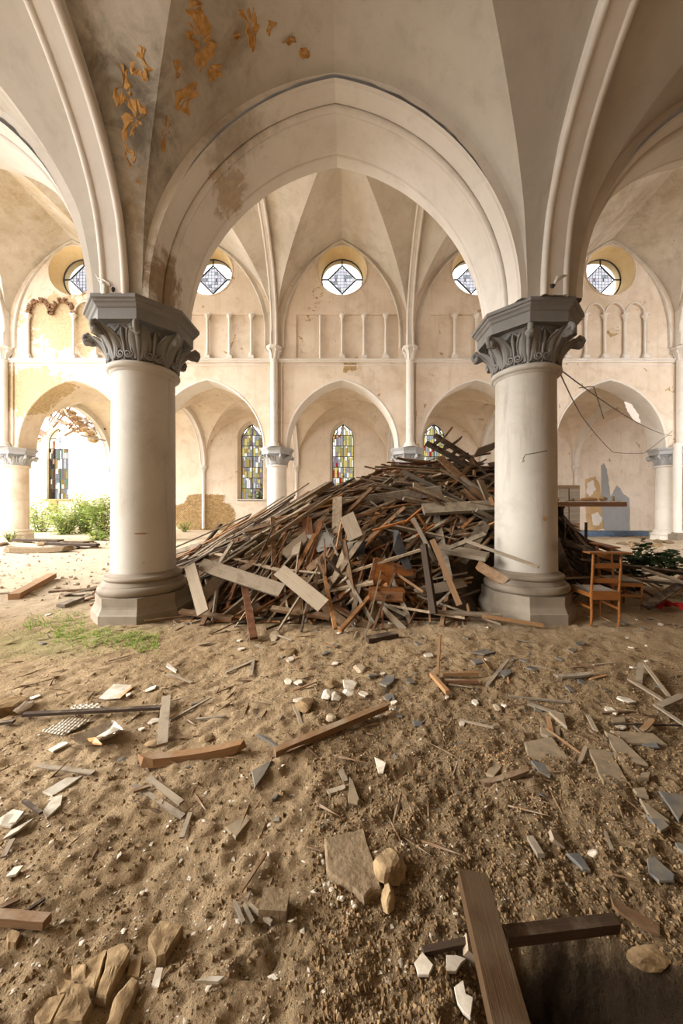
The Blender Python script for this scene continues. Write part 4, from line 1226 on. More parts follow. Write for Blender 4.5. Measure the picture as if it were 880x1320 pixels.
def heap_label(p0, p1, w, m):
    x, y, z = [(a+c)/2 for a, c in zip(p0, p1)]; L = (Vector(p1)-Vector(p0)).length
    sz = 'thin' if w < .04 else 'narrow' if w < .075 else 'broad'
    ln = 'short' if L < .6 else 'long' if L > 1.5 else 'mid-length'
    dz = (p1[2]-p0[2])/max(L, .01)
    ori = 'steep' if abs(dz) > .6 else 'sloping up' if dz > .22 else 'sloping down' if dz < -.22 else 'level'
    zx = 'by the first column' if x < -1.9 else 'on the tail slope' if x < -.6 else 'under the long beams' if x < .6 else 'in the middle of the heap' if x < 1.7 else 'beside the second column' if x < 2.7 else 'behind the second column'
    zy = 'at the foot' if z < .35 else 'low' if z < .9 else 'half-way up' if z < 1.6 else 'high up'
    return '%s %s %s timber, %s %s %s' % (ln, sz, CN[m.name], ori, zy, zx)
def settle(items, more='higher', less='lower', key=lambda o: o.location.z):
    by = {}
    for o, l in items: by.setdefault(l, []).append(o)
    for l, os_ in by.items():
        if len(os_) == 1: os_[0]['label'] = l
        else:
            os_.sort(key=lambda o: -o.matrix_world.translation.z)
            for i, o in enumerate(os_): o['label'] = l+(', '+more if i == 0 else ', '+less if i == len(os_)-1 else '')
settle([(o, heap_label(p0, p1, w, m)) for o, p0, p1, w, m in heap_list])

W0, WB, WO, WD, WP, WR = WOODS
def nb(px0, py0, y0, px1, py1, y1, w, t, m, roll, label, seed=0, name='wooden_plank', cat='plank'):
    k = .955 if py0 < 770 and max(y0,y1) < 8.1 and px0 < 640 else 1
    return board(at(px0,py0,y0*k), at(px1,py1,y1*k), w, t, m, roll, name, seed, label, cat)
FRONT = PI/2*.8
nb(245,729,5.15, 262,790,4.75, .17,.03, WP, FRONT*0+.9, 'wide pale board leaning upright at the low tail of the heap', 0)
nb(257,727,5.25, 365,762,4.95, .20,.04, WP, .9, 'long dusty board lying across the tail of the heap with dark cross seams', 1)
nb(262,769,4.95, 288,738,5.3, .16,.03, W0, .9, 'short grey board crossing behind the wide pale upright board', 2)
nb(360,735,5.1, 417,781,4.6, .20,.03, WP, .7, 'wide pale plank sliding down the front of the heap', 0)
nb(413,779,4.75, 452,809,4.5, .11,.03, WB, .6, 'brown splintered plank end pointing down to the sand', 3)
nb(400,770,4.9, 480,806,4.55, .10,.04, WR, .4, 'reddish beam running along the foot of the heap', 1)
nb(310,737,5.7, 412,668,6.6, .13,.05, WO, .4, 'thick orange-brown beam rising from the tail', 0)
nb(330,738,5.8, 530,606,8.0, .17,.05, W0, .5, 'very long grey beam running up to the peak', 0)
nb(300,741,6.0, 520,606,8.2, .10,.05, WP, .5, 'very long pale beam beside the grey one', 4)
nb(300,728,6.3, 500,622,8.1, .07,.04, WB, .5, 'long brown rafter behind the pale beam', 4)
nb(366,716,5.8, 427,664,6.5, .20,.04, WP, .6, 'wide dusty board beneath the long beams', 0)
nb(489,648,6.9, 521,619,7.2, .17,.05, W0, .7, 'upper of two broad grey boards side by side below the peak', 0)
nb(500,650,6.7, 534,620,7.0, .17,.05, WP, .7, 'lower of two broad grey boards side by side below the peak', 4)
nb(447,664,5.6, 459,694,5.45, .24,.05, WP, 1.1, 'short square pale board hanging over the middle of the heap', 0)
nb(546,702,5.2, 559,791,4.75, .09,.06, WD, .9, 'dark post leaning upright in the middle of the heap front', 0, 'wooden_post', 'post')
nb(557,696,5.2, 592,780,4.8, .08,.06, WB, .9, 'grey-brown post leaning beside the dark upright one', 4, 'wooden_post', 'post')
nb(532,668,5.5, 560,722,5.2, .06,.04, W0, .9, 'short post end sticking out above the two leaning posts', 0, 'wooden_post', 'post')
nb(565,706,5.6, 628,718,5.2, .30,.06, W0, .15, 'thick broad plank jutting out with its end grain showing', 0)
nb(545,657,6.1, 640,652,6.2, .22,.07, W0, .8, 'broad dusty beam lying level across the upper heap', 4)
nb(612,726,5.0, 654,751,4.62, .14,.03, WB, .7, 'pointed brown board sticking out past the column base', 3)
nb(578,707,5.1, 626,688,5.3, .07,.03, W0, .6, 'short grey stick resting on the broad jutting plank', 1)
nb(600,697,5.0, 694,731,4.25, .045,.025, W0, .4, 'long thin stick reaching across the front of the near column', 4, 'wooden_batten')
nb(561,789,4.62, 646,793,4.6, .09,.03, WP, .1, 'flat pale board on the ground before the heap', 0)
nb(622,794,4.55, 700,806,4.4, .05,.03, WO, .2, 'orange batten on the ground by the plinth', 4, 'wooden_batten')
nb(602,777,4.75, 605,797,4.6, .035,.02, WO, .9, 'tiny orange splinter standing upright at the heap foot', 3, 'wood_splinter', 'splinter')
nb(487,775,4.8, 523,793,4.6, .05,.02, W0, .3, 'thin grey batten below the broken drawer', 4, 'wooden_batten')
nb(491,783,4.7, 521,812,4.45, .08,.025, WP, .5, 'pale batten pointing at the sand below the drawer', 0, 'wooden_batten')
nb(350,784,4.7, 425,795,4.6, .09,.04, WB, .3, 'brown board lying flat below the wide pale plank', 0)
nb(232,788,4.75, 300,797,4.65, .09,.04, WB, .2, 'brown board at the foot of the first column', 0)
nb(440,672,5.7, 432,714,5.4, .05,.02, WO, .9, 'narrow orange slat upright at the middle of the heap', 4, 'wooden_batten')
nb(450,668,5.7, 443,708,5.5, .04,.02, WO, .9, 'second narrow orange slat next to the first', 0, 'wooden_batten')
nb(571,652,6.7, 609,592,7.3, .08,.04, WB, .9, 'brown pole standing diagonally under the charred truss', 4, 'wooden_post', 'post')
nb(611,606,7.2, 611,628,7.1, .045,.04, WO, .9, 'short orange upright below the charred truss', 0, 'wooden_batten')
nb(606,628,6.6, 632,654,6.4, .10,.03, WB, .9, 'brown slanted board near the second column, high up', 1)
nb(583,551,7.7, 568,570,7.4, .06,.03, WB, .8, 'pale stick pointing at the sky on the peak', 1, 'wooden_batten')
nb(596,563,7.8, 575,578,7.4, .07,.03, WD, .8, 'dark stick beside the sky-pointing one', 3, 'wooden_batten')
nb(640,574,7.6, 612,584,7.4, .30,.02, WP, .6, 'pale warped sheet of board beside the second column at the peak', 1)
nb(827,733,5.6, 895,756,5.1, .05,.03, WP, .4, 'pale diagonal batten beyond the chair', 4, 'wooden_batten')
nb(722,700,6.6, 800,722,5.8, .16,.06, WD, .5, 'dark beam behind the chair', 0)
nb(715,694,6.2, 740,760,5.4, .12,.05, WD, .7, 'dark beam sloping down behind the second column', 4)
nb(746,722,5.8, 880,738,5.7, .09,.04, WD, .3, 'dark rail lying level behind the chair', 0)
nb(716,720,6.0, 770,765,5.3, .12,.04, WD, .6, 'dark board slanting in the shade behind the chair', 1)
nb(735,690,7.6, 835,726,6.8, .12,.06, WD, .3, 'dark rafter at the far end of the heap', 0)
r_ = random.Random(91)
for i in range(16):
    x = r_.uniform(3.7, 7.4); y = r_.uniform(5.3, 6.8); a = r_.uniform(-.5,.5); L = r_.uniform(.6,1.6)
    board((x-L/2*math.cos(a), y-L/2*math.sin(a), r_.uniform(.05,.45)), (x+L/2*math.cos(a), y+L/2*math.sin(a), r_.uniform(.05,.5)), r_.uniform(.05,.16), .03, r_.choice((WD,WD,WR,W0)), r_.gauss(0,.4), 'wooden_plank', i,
          '%s plank half hidden in the shade, %s, %s' % (('dark','blackish','reddish','grey')[i % 4], ('just behind the chair','under the branches','by the red cloth','at the edge')[min(3,int((x-3.7)/.93))], ('front row','back row')[y > 6]), 'timber', 'shaded planks behind the chairs')
# charred truss
t = thing('charred_truss', 'charred ladder-like truss crowning the heap', 'truss', at(590,585,7.3))
def child_board(par, *a, **k):
    o = board(*a, **k); M = o.matrix_world.copy(); o.parent = par; o.matrix_parent_inverse = Matrix.Translation(-par.location); return o
for (a, c) in (((549,571,7.1),(604,600,6.9)), ((560,561,7.5),(609,593,7.2))): child_board(t, at(*a), at(*c), .11,.07, WD, .7, 'rail', 0)
for q in range(4):
    u = .15+.22*q
    child_board(t, at(549+55*u,571+29*u,7.1-.2*u), at(560+49*u,561+32*u,7.5-.3*u), .07,.04, WD, .3, 'rung', 4)
# lattice frame
t = thing('lattice_frame', 'broken wooden lattice frame with two long rails leaning on the heap', 'frame', at(450,740,5.0))
child_board(t, at(443,697,5.3), at(459,790,4.75), .085,.03, WB, .9, 'rail', 0); child_board(t, at(445,743,5.05), at(482,805,4.55), .055,.03, WP, .9, 'rail', 4)
for a, c in (((431,757,5.05),(447,744,5.0)), ((436,770,4.98),(452,759,4.9)), ((443,783,4.9),(456,771,4.8)), ((450,794,4.8),(460,783,4.75))): child_board(t, at(*a), at(*c), .045,.02, WP, .6, 'slat', 4)
# chair ladder fragment
t = thing('broken_chair', 'bright orange broken chair back sticking out of the heap', 'chair', at(538,675,5.3))
for a, c in (((519,676,5.3),(543,656,5.3)), ((536,692,5.2),(559,677,5.2))): child_board(t, at(*a), at(*c), .03,.03, M_varn, .4, 'post', 0)
for a, c in (((529,669,5.3),(542,688,5.2)), ((537,662,5.3),(550,683,5.2))): child_board(t, at(*a), at(*c), .035,.015, M_varn, .9, 'rail', 4)
o = nb(480,684,5.4, 522,672,5.4, .03,.03, M_varn, .4, 'varnished rail beside the broken chair back', 0, 'chair_rail', 'rail')
# black board
b = MB(); P = [at(508,683,5.35), at(514,684,5.3), at(531,733,5.1), at(524,734,5.1), at(507,707,5.2)]
n = (P[2]-P[0]).cross(P[4]-P[0]).normalized()*.03; m_ = len(P)
b.add(P, [tuple(range(m_))]); b.add([p+n for p in P], [tuple(range(m_))[::-1]])
for i in range(m_): b.add([P[i],P[(i+1)%m_],P[(i+1)%m_]+n,P[i]+n], [(0,1,2,3)])
o = b.build('black_board', M_black, recenter=True); tag(o, 'black pointed board wedged above the brown drawer', 'board')
for (pxs, yy, lab, mm) in (([(455,700),(470,694),(470,712),(452,722)], 5.35, 'black box end poking out in the middle of the heap', M_black), ([(446,700),(462,696),(458,712),(444,716)], 5.4, 'pale torn sheet leaning on the black box end', M_paper), ([(480,665),(496,662),(500,682),(478,688)], 5.7, 'pale crumpled sheet high on the heap front', M_paper), ([(395,690),(425,685),(440,700),(410,712)], 5.6, 'smooth light grey panel under the long beams', M_greyp)):
    b = MB(); P = [at(px,py,yy+(700-py)*.01) for px,py in pxs]; nv = Vector((.0,.02,.0)); b.add(P,[(0,1,2,3)]); b.add([p+nv for p in P],[(3,2,1,0)])
    for i in range(4): b.add([P[i],P[(i+1)%4],P[(i+1)%4]+nv,P[i]+nv],[(0,1,2,3)])
    tag(b.build('sheet', mm, recenter=True), lab, 'sheet')
# brown cupboard wreck with drawer
t = thing('broken_cupboard', 'brown cupboard wreck with a drawer lying in the heap', 'cupboard', at(508,748,5.0))
Rm = Matrix.Rotation(.28, 3, 'Y') @ Matrix.Rotation(-.25, 3, 'X') @ Matrix.Rotation(.15,3,'Z')
b = MB(); b.box((0,.12,.02), (.66,.03,.42), M=Rm); b.build('back_panel', M_varn, t)
for dx in (-.32, 0, .32):
    b = MB(); c = Rm @ Vector((dx,.09,0)); b.box(c+Vector((0,.02,.02)), (.05,.03,.42), M=Rm); b.build('stile', WR, t)
for dz in (-.2,.2):
    b = MB(); c = Rm @ Vector((0,.09,dz)); b.box(c+Vector((0,.02,.02)), (.66,.03,.04), M=Rm); b.build('rail', WR, t)
dr = Matrix.Rotation(.06,3,'Y')
b = MB(); b.box((-.13,-.08,-.17), (.50,.25,.17), M=dr); d_ = b.build('drawer', M_varn, t)
b = MB(); b.box((-.13,-.215,-.17), (.44,.015,.12), M=dr); b.build('drawer_front', WR, d_)
b = MB(); b.rock((-.1,-.235,-.16),(.035,.03,.035),seed=1,lv=1); b.build('knob', M_iron, d_)

# slab poking out behind the second column, cupboard carcass behind it
t = thing('wrecked_table', 'tabletop slab with rubble on it, jutting out behind the second near column', 'table', at(735,652,7.2))
b = MB(); b.box((.03,0,.03), (1.75,.7,.09)); b.build('tabletop', WR, t)
b = MB(); b.box((.0,0,.085), (1.7,.66,.02)); b.build('cloth_layer', M_paper, t)
b = MB(); b.box((-.15,.1,-.8), (.09,.09,1.6)); b.build('leg', WD, t)
for i, (x, y, d) in enumerate(((-.3,.05,(.22,.2,.12)),(.1,.1,(.14,.12,.08)),(.35,-.05,(.5,.12,.09)),(.7,0,(.16,.14,.12)),(-.55,0,(.3,.2,.14)),(.82,-.1,(.07,.07,.12)))):
    b = MB(); b.rock((0,0,d[2]/2-.01), d, seed=i+5, lv=1); o = b.build('rubble_lump', M_stone if i != 2 else M_brick); o.location = t.location+Vector((x,y,.095)); tag(o, ['yellow lump','small yellow lump','long red brick lump','pale lump near the free corner','broad lump next to the column','little lump on the very corner'][i]+' of rubble resting on the wrecked tabletop', 'rubble')
t = thing('cupboard_carcass', 'tall brown cupboard carcass standing behind the wrecked table', 'cupboard', (at(731,652,10.).x, 10.2, 0))
b = MB(); b.box((0,0,1.1), (.66,.5,2.2)); b.build('body', WB, t)
for sx in (-.16,.16):
    b = MB(); b.box((sx,-.26,1.6), (.29,.03,1.0)); b.build('door', WP, t)
    b = MB(); b.box((sx,-.26,.55), (.29,.03,.8)); b.build('door', WB, t)

# ================================================================== chairs
def prie_dieu(name, label, loc, rz, tilt=0.):
    t = thing(name, label, 'chair', loc, rz); 
    def bar(nm, p0, p1, w, d, m=M_varn, up=None): child = board(Vector(p0), Vector(p1), w, d, m, 0, nm, 0, up=up); child.parent = t; return child
    W = .175
    for sx in (-W, W):
        b = MB(); b.tube([(sx,.02,0),(sx,-.0,.12),(sx,.01,.45),(sx,-.015,.7),(sx,-.03,.965)], [.017,.02,.021,.019,.018], 4); b.build('back_post', M_varn, t)
        b = MB(); b.tube([(sx*1.12,.40,0),(sx*1.12,.40,.44)], [.016,.020], 4); b.build('front_leg', M_varn, t)
        bar('side_rail', (sx,.0,.40), (sx*1.12,.40,.40), .025,.055); bar('side_stretcher', (sx,.0,.23), (sx*1.12,.40,.23), .02,.03)
    b = MB(); b.box((0,-.03,.975), (.53,.15,.02)); b.build('top_board', M_varn, t)
    bar('slat', (-W,-.02,.80), (W,-.02,.80), .018,.06); bar('slat', (-W,-.0,.60), (W,-.0,.60), .018,.06)
    bar('back_seat_rail', (-W,.0,.405), (W,.0,.405), .03,.115); bar('front_rail', (-W*1.12,.40,.40), (W*1.12,.40,.40), .025,.055)
    bar('front_stretcher', (-W*1.12,.40,.2), (W*1.12,.40,.2), .02,.03)
    b = MB(); rows = []
    for i in range(7):
        rows.append([((-W+2*W*j/6)*(1+.12*i/6), .015+.39*i/6, .455-.018*math.sin(PI*i/6)*math.sin(PI*j/6)) for j in range(7)])
    b.grid(rows, 0, True); b.grid([[(p[0],p[1],p[2]-.025) for p in r] for r in rows], 0, True)
    b.build('seat', M_seat, t)
    return t
prie_dieu('prie_dieu_chair', 'varnished prie-dieu chair seen from behind with woven grey seat, beside the column plinth', (3.57, 4.50, gz(3.57,4.5)), -.06)
o = prie_dieu('prie_dieu_chair', 'second wooden chair in the shade, standing behind the first and turned sideways', (4.28, 5.45, 0.0), -PI/2)
o.rotation_euler = (0, .04, -PI/2-.12)

# red cloth, branches, right-hand debris
b = MB(); rows = []
p = gp(855, 778, .1)
for i in range(9): rows.append([(p.x-.22+.44*j/12, p.y-.12+.24*i/8, .06+.05*float(fbm(j*.5,i*.5,8,3))*2+.03) for j in range(13)])
b.grid(rows, 0, True); o = b.build('red_cloth', M_red, recenter=True); tag(o, 'crumpled red cloth on the ground behind the chair', 'cloth')
b = MB(); rows = []; p = gp(878, 765, .1)
for i in range(7): rows.append([(p.x-.2+.4*j/9, p.y-.1+.2*i/6, .10+.12*float(fbm(j*.6,i*.6,18,3))+.05) for j in range(10)])
b.grid(rows, 0, True); o = b.build('rusty_sheet', M_brick, recenter=True); tag(o, 'rusty red sheet at the edge of view past the red cloth', 'sheet')

# ================================================================== vegetation
def leaf_geo(b, c, r, s, m=0, flat=.6):
    a = r.uniform(0, 2*PI); d = Vector((math.cos(a), math.sin(a), r.uniform(-.5,.5))).normalized()
    u = d.cross(Vector((r.gauss(0,.5), r.gauss(0,.5), 1))).normalized(); nn = d.cross(u)
    p = Vector(c); b.add([p, p+d*s*.45+u*s*.3, p+d*s, p+d*s*.45-u*s*.3], [(0,1,3),(1,2,3)], m)
def bush(name, label, c, d, n, ls, seed, lm=None, stems=14, cat='bush', group=None):
    r = random.Random(seed); t = thing(name, label, cat, c, group=group)
    b = MB(); tips = []
    for i in range(stems):
        a = r.uniform(0,2*PI); q = r.uniform(.2,1)
        tip = Vector((math.cos(a)*q*d[0]/2, math.sin(a)*q*d[1]/2, d[2]*r.uniform(.45,1.0)*(1-.45*q*q)))
        mid = tip*.5+Vector((r.gauss(0,.08),r.gauss(0,.08),d[2]*.18)); b.tube([(tip.x*.2,tip.y*.2,0), mid, tip], [.018,.012,.004], 4); tips.append((mid, tip))
    b.build('stem', M_stem, t)
    b = MB()
    for i in range(n):
        mid, tip = tips[r.randrange(len(tips))]; u = r.random(); base = Vector((0,0,0)).lerp(mid, u*2) if u < .5 else mid.lerp(tip, u*2-1)
        p = base+Vector((r.gauss(0,d[0]*.09), r.gauss(0,d[1]*.09), r.gauss(0,d[2]*.08))); p.z = max(.03, p.z)
        leaf_geo(b, p, r, ls*r.uniform(.5,1.2))
    b.build('foliage', lm or M_leaf, t)
    return t
for i, (px, y, d, n, lab) in enumerate(((52,19.6,(2.8,1.8,2.3),2200,'tall thin bush growing against the worn far column'), (82,18.2,(2.6,1.7,1.7),2200,'low dense bush beneath the freestanding lancet frame'),
        (112,18.8,(3.2,1.9,2.7),3600,'large leafy bush in the middle of the roofless bay'), (134,17.8,(2.5,1.7,2.2),2600,'yellow-green bush next to the near column edge'), (126,14.9,(1.6,.8,.45),500,'trailing weeds at the sill of the collapsed bay'))):
    bush('bush', lab, (at(px,660,y).x, y, gz(at(px,660,y).x, y)-.02), d, n, .15, 40+i)
bush('weed_clump', 'small weeds sprouting at the foot of the worn far column', (at(14,690,14.1).x, 14.1, gz(-14,14.1)), (1.4,.7,.6), 260, .10, 61, cat='weeds')
bush('weed_clump', 'dry weeds under the bare masonry patch', (at(237,690,19.5).x, 19.5, .1), (1.6,.9,.7), 300, .10, 62, cat='weeds')
for i, (px, py, y) in enumerate(((812,722,6.4),(838,712,6.6),(866,724,6.2))):
    bush('fallen_branch', ['dark leafy branch nearest the chair','dark leafy branch in the middle of the shaded debris','dark leafy branch cut by the edge of view'][i], (at(px,py,y).x, y, max(.0, at(px,py,y).z-.25)), (.75,.6,.5), 190, .15, 70+i, M_leafd, 6, 'branch')
# trees outside the windows
for i, (x, y, h) in enumerate(((1.2,27,5.2),(-5.2,27.5,4.0),(-6.6,29,4.4),(7.5,28,5.5))):
    bush('garden_tree', ['green tree outside the middle lancet','low green tree outside the lancet next to the masonry patch','second low tree outside, further along','green tree outside beyond the heap'][i], (x,y,-.1), (3.6,2.5,h*.8), 1500, .45, 90+i, None, 12, 'tree')
# grass by the first column
r_ = random.Random(5); b = MB()
for i in range(900):
    px = 205-135*r_.random()**1.1; py = 829-(205-px)*.10+r_.gauss(0,7)
    if r_.random() < .35: px = r_.uniform(30,110); py = 800+(110-px)*.05+r_.gauss(0,7)
    p = gnd(px, py); hgt = r_.uniform(.012,.035); a = r_.uniform(0, PI)
    for q in range(3):
        a2 = a+q*2.1; d = Vector((math.cos(a2), math.sin(a2), 0)); w = d.cross(Vector((0,0,1)))*.005
        b.add([p-w, p+w, p+d*.02+Vector((0,0,hgt))], [(0,1,2)])
o = b.build('grass_tufts', M_grass); tag(o, 'fresh green grass sprouting along the foot of the first near column', 'grass', kind='stuff')

# ================================================================== lamps left on the abaci, cables
for (x0, y0, nm) in ((136,366,'first'), (716,372,'second')):
    t = thing('wall_lamp', 'bent white lamp arm left on the capital of the %s near column' % nm, 'lamp', at(x0,y0,4.42))
    if nm == 'first':
        b = MB(); b.tube([(-.12,0,.12),(-.10,0,.08),(-.03,-.02,.05),(.06,-.02,-.0),(.07,0,-.03),(.0,.0,-.01),(-.08,.02,.03),(-.12,.02,.10)], .011, 6); b.build('arm', M_lamp, t)
        b = MB(); b.rock((.10,0,-.08),(.06,.06,.08),seed=2,lv=1); b.build('socket', M_iron, t)
        b = MB(); b.tube([(0,0,-.02),(0,0,-.14)], .035, 8); b.build('foot', M_lamp, t)
    else:
        b = MB(); b.tube([(-.09,-.12,-.01),(-.05,-.12,.05),(.01,-.12,.08),(.08,-.12,.09)], [.012,.034,.022,.004], 8); b.build('shade', M_lamp, t)
        b = MB(); b.rock((-.09,-.08,-.02),(.09,.07,.06),seed=2,lv=1); b.build('socket', M_iron, t)
def cable(pts, r, label, n=14, sag=0.):
    b = MB(); P = [at(*p) for p in pts]; out = []
    for a, c in zip(P[:-1], P[1:]):
        for i in range(n): u = i/n; q = a.lerp(c, u); q.z -= sag*4*u*(1-u)*(a-c).length*.1; out.append(q)
    out.append(P[-1]); b.tube(out, r, 5); tag(b.build('cable', M_cable, recenter=True), label, 'cable')
cable([(720,475,5.3),(866,562,14.2)], .010, 'straight cable from the near column capital to the far wall shaft', 16, .15)
cable([(722,482,5.3),(752,540,8.5),(790,583,12.0),(830,584,13.6),(866,556,14.2)], .010, 'sagging cable looping down in front of the blank aisle bay', 10, .1)
cable([(746,500,14.3),(765,498,14.4),(778,540,14.4)], .02, 'short loose cable at the haunch of the far arch')
b = MB(); b.rock((0,0,0),(.06,.05,.05),seed=3,lv=1); t = thing('junction_box', 'small white junction box with a loose wire on the second near column shaft', 'electrical box', at(673,594,4.665))
b.build('box', M_lamp, t); b = MB(); b.tube([Vector((.0,0,.0))]+[at(px,py,yy)-t.location for px,py,yy in ((677,586,4.655),(690,584,4.66),(705,581,4.70))], .006, 5); b.build('wire', M_cable, t)

# ================================================================== things lying on the earth
def craggy(b, Q, th, seed, rough=.012):
    r = random.Random(seed); c = sum(Q, Vector())/len(Q); P = []
    for a, d in zip(Q, Q[1:]+Q[:1]):
        for k in range(4): P.append(a.lerp(d, k/4)+((Vector((r.gauss(0,1), r.gauss(0,1), 0))*(d-a).length*(.022 if rough > .003 else .005)) if k else Vector()))
    n = len(P); rings = []
    for sc, dz, jz in ((1.0,-th,0), (1.02,-th*.45,.2), (.98,-th*.12,.4), (.93,-.0,.8), (.72,0,1), (.48,0,1), (.24,0,1)):
        ring = []
        for p in P:
            q = c+(p-c)*sc; q.z += dz+rough*jz*(float(fbm(q.x*14, q.y*14, seed % 50, 3))*1.6); ring.append(q)
        rings.append(ring)
    b.grid(rings, 0, False, True); c2 = c.copy(); c2.z += rough*float(fbm(c.x*14, c.y*14, seed % 50, 3))*1.6
    b.add(rings[-1]+[c2], [(i, (i+1) % n, n) for i in range(n)])
def flat(name, pxs, lift, th, mat, label, cat, tilt=0., group=None, inset=.04):
    P = [gnd(px, py, lift) for px, py in pxs]; c = sum(P, Vector())/len(P)
    zc = gz(c.x, c.y)+lift
    Q = []
    for p in P:
        d = c.z-0; Q.append(Vector((p.x, p.y, zc+tilt*(p.x-c.x)+.35*tilt*(p.y-c.y))))
    # counter-clockwise
    ar = sum(Q[i].x*Q[(i+1)%len(Q)].y-Q[(i+1)%len(Q)].x*Q[i].y for i in range(len(Q)))
    if ar < 0: Q = Q[::-1]
    b = MB()
    if name in ('sandstone_chunk','concrete_slab'): craggy(b, Q, th, int(pxs[0][0]*7), .012 if name[0] == 's' else .0045)
    elif name in ('slate_tile','slate_shard'): craggy(b, Q, th, int(pxs[0][0]*7), .0015)
    else: b.prism(Q, th, 0, inset)
    o = b.build(name, mat, recenter=True); return tag(o, label, cat, group)
def s3(L, ox, oy, k=2.9333): return [(x/k+ox, y/k+oy) for x, y in L]
def c1(*L): return s3(L, 0, 800)
def c2(*L): return s3(L, 290, 800)
def c3(*L): return s3(L, 580, 800)
def c4(*L): return s3(L, 0, 1050)
def c5(*L): return s3(L, 290, 1050)
def c6(*L): return s3(L, 580, 1050)
SL = [(c3((280,455),(385,443),(462,520),(295,515)),'dusty square slate tile lying flat on its own'), (c3((520,475),(600,475),(683,615),(575,600)),'long dusty tile next to the square one'),
 (c3((583,420),(650,440),(748,540),(640,520)),'dusty tile leaning under its neighbour in the row of three'), (c3((605,412),(770,430),(820,465),(665,458)),'pointed dusty tile at the far end of the row of three'),
 (c3((340,380),(415,388),(418,430),(370,440),(343,425)),'small cracked tile behind the square one'), (c3((372,355),(430,362),(442,408),(405,380)),'curved tile sliver behind the cracked one'),
 (c3((610,355),(660,355),(664,382),(612,380)),'small tile piece lying alone in the sand'), (c3((135,570),(160,520),(208,520),(165,585)),'half-buried brown tile before the square one'),
 (c3((720,570),(760,575),(750,600),(715,590)),'small tile chip by the long tile'), (c3((690,630),(735,635),(750,665),(705,655)),'tile chip in the coarse earth'), (c3((715,690),(760,750),(830,765),(740,700)),'thin tile strip beside the blue-grey slate')]
for i, (P, l) in enumerate(SL): flat('slate_tile', P, .022, .022, M_slate, l, 'tile', [.02,-.03,.05,.02,.0,.03,0,.02,0,0,.02][i])
BL = [(c3((790,655),(885,650),(900,700),(865,760)),'large blue-grey slate cut by the edge of view'), (c3((305,525),(360,525),(388,565),(378,582),(335,560)),'bluish slate corner peeping from under the square tile'),
 (c6((745,160),(770,150),(850,225),(845,250),(790,248),(750,210)),'blue-black slate scrap in the dark earth'), (c6((740,0),(790,0),(830,45),(795,60)),'grey slate pointing out of the earth'), (c6((850,100),(885,105),(885,140),(860,128)),'slate scrap with an orange spot nearby'),
 (c6((440,150),(490,150),(530,215),(500,215)),'thin grey slate beside the pale wood chip'), (c3((80,120),(130,106),(172,118),(130,130)),'upper dark slate flake behind the lone sticks'), (c3((76,150),(110,142),(138,155),(95,162)),'middle dark slate flake behind the lone sticks'),
 (c3((180,195),(230,188),(232,200),(205,210)),'small dark slate near the sticks'), (c2((583,235),(610,210),(642,213),(638,235),(610,250)),'blue-grey slate by the white lumps'), (c2((540,200),(575,195),(580,208),(545,212)),'little slate beside the blue-grey one'),
 (c2((100,570),(178,520),(150,580),(112,630)),'pointed blue-grey slate near the long brown batten'), (c2((470,595),(480,600),(508,690),(500,700),(465,690)),'spearhead-shaped grey slate standing in the sand'), (c5((0,40),(65,0),(97,5),(40,85)),'grey slate square at the middle of the earth floor'),
 (c2((255,315),(270,315),(298,385),(285,392)),'narrow grey slate beside the sandy chunk'), (c2((118,432),(145,432),(212,465),(200,470)),'flat grey strip above the pointed slate'), (c2((190,655),(205,650),(190,670),(175,672)),'tiny slate chip below the spearhead slate')]
for i, (P, l) in enumerate(BL): flat('slate_shard', P, .02, .014, M_slateb if i not in (12,13,14) else M_slate, l, 'slate', .05*((i % 5)-2)*.6)
WL = [(c1((160,640),(295,545),(312,575),(200,650)),'longest white card on the earth'), (c1((163,720),(200,662),(238,655),(230,690),(175,738)),'rounded white card below the longest one'), (c1((0,745),(50,715),(92,730),(60,765),(0,775)),'white card pile piece nearest the edge of view'),
 (c4((0,45),(20,10),(95,2),(40,40)),'white board corner at the edge of view'), (c4((5,100),(40,50),(130,10),(70,65)),'long white board strip beneath the corner'), (c4((20,235),(55,200),(90,195),(60,230)),'small white leaf-shaped card'),
 (c4((735,630),(790,612),(850,605),(825,630)),'thin white plaster rim half buried'), (c4((573,640),(590,575),(617,580),(600,640)),'white teardrop chip near the sandstones'), (c5((715,550),(745,530),(787,570),(770,602),(730,595)),'cream chip nearest the white ones'),
 (c6((-15,540),(25,530),(60,560),(40,568),(22,592),(-15,578)),'bright white chip with a notch beside the raised timber'), (c6((15,655),(48,652),(58,690),(87,715),(76,772),(50,745),(28,710)),'bright white pointed chip by the raised timber'), (c1((183,482),(240,455),(262,462),(200,487)),'small pale card beside the crushed plastic tray'),
 (c2((445,230),(475,222),(500,232),(488,250),(450,255)),'round white lump lying in the sand mound'), (c1((475,275),(495,268),(492,282),(478,286)),'tiny white chip by the striped card'), (c2((565,535),(608,540),(598,572),(580,570)),'pale triangular chip alone in the coarse sand'), (c1((635,165),(670,185),(665,195),(628,175)),'slim pale chip near the small sticks')]
for i, (P, l) in enumerate(WL): flat('white_scrap', P, .022, .010 if i != 12 else .03, M_paper if i < 7 else M_chip, l, 'scrap', .12*((i % 3)-1))
# printed card
t = thing('printed_card', 'white card with an orange stripe lying beyond the black strip', 'card', (0,0,0))
q = [gnd(*p, .02) for p in c1((373,292),(430,240),(500,243),(455,292),(400,297))]; b = MB(); b.prism(q[::-1], .006); b.build('card', M_paper, t)
q = [gnd(*p, .0225) for p in c1((440,290),(495,250),(500,253),(452,294))]; b = MB(); b.prism(q[::-1], .002); b.build('stripe', M_orangefl, t)
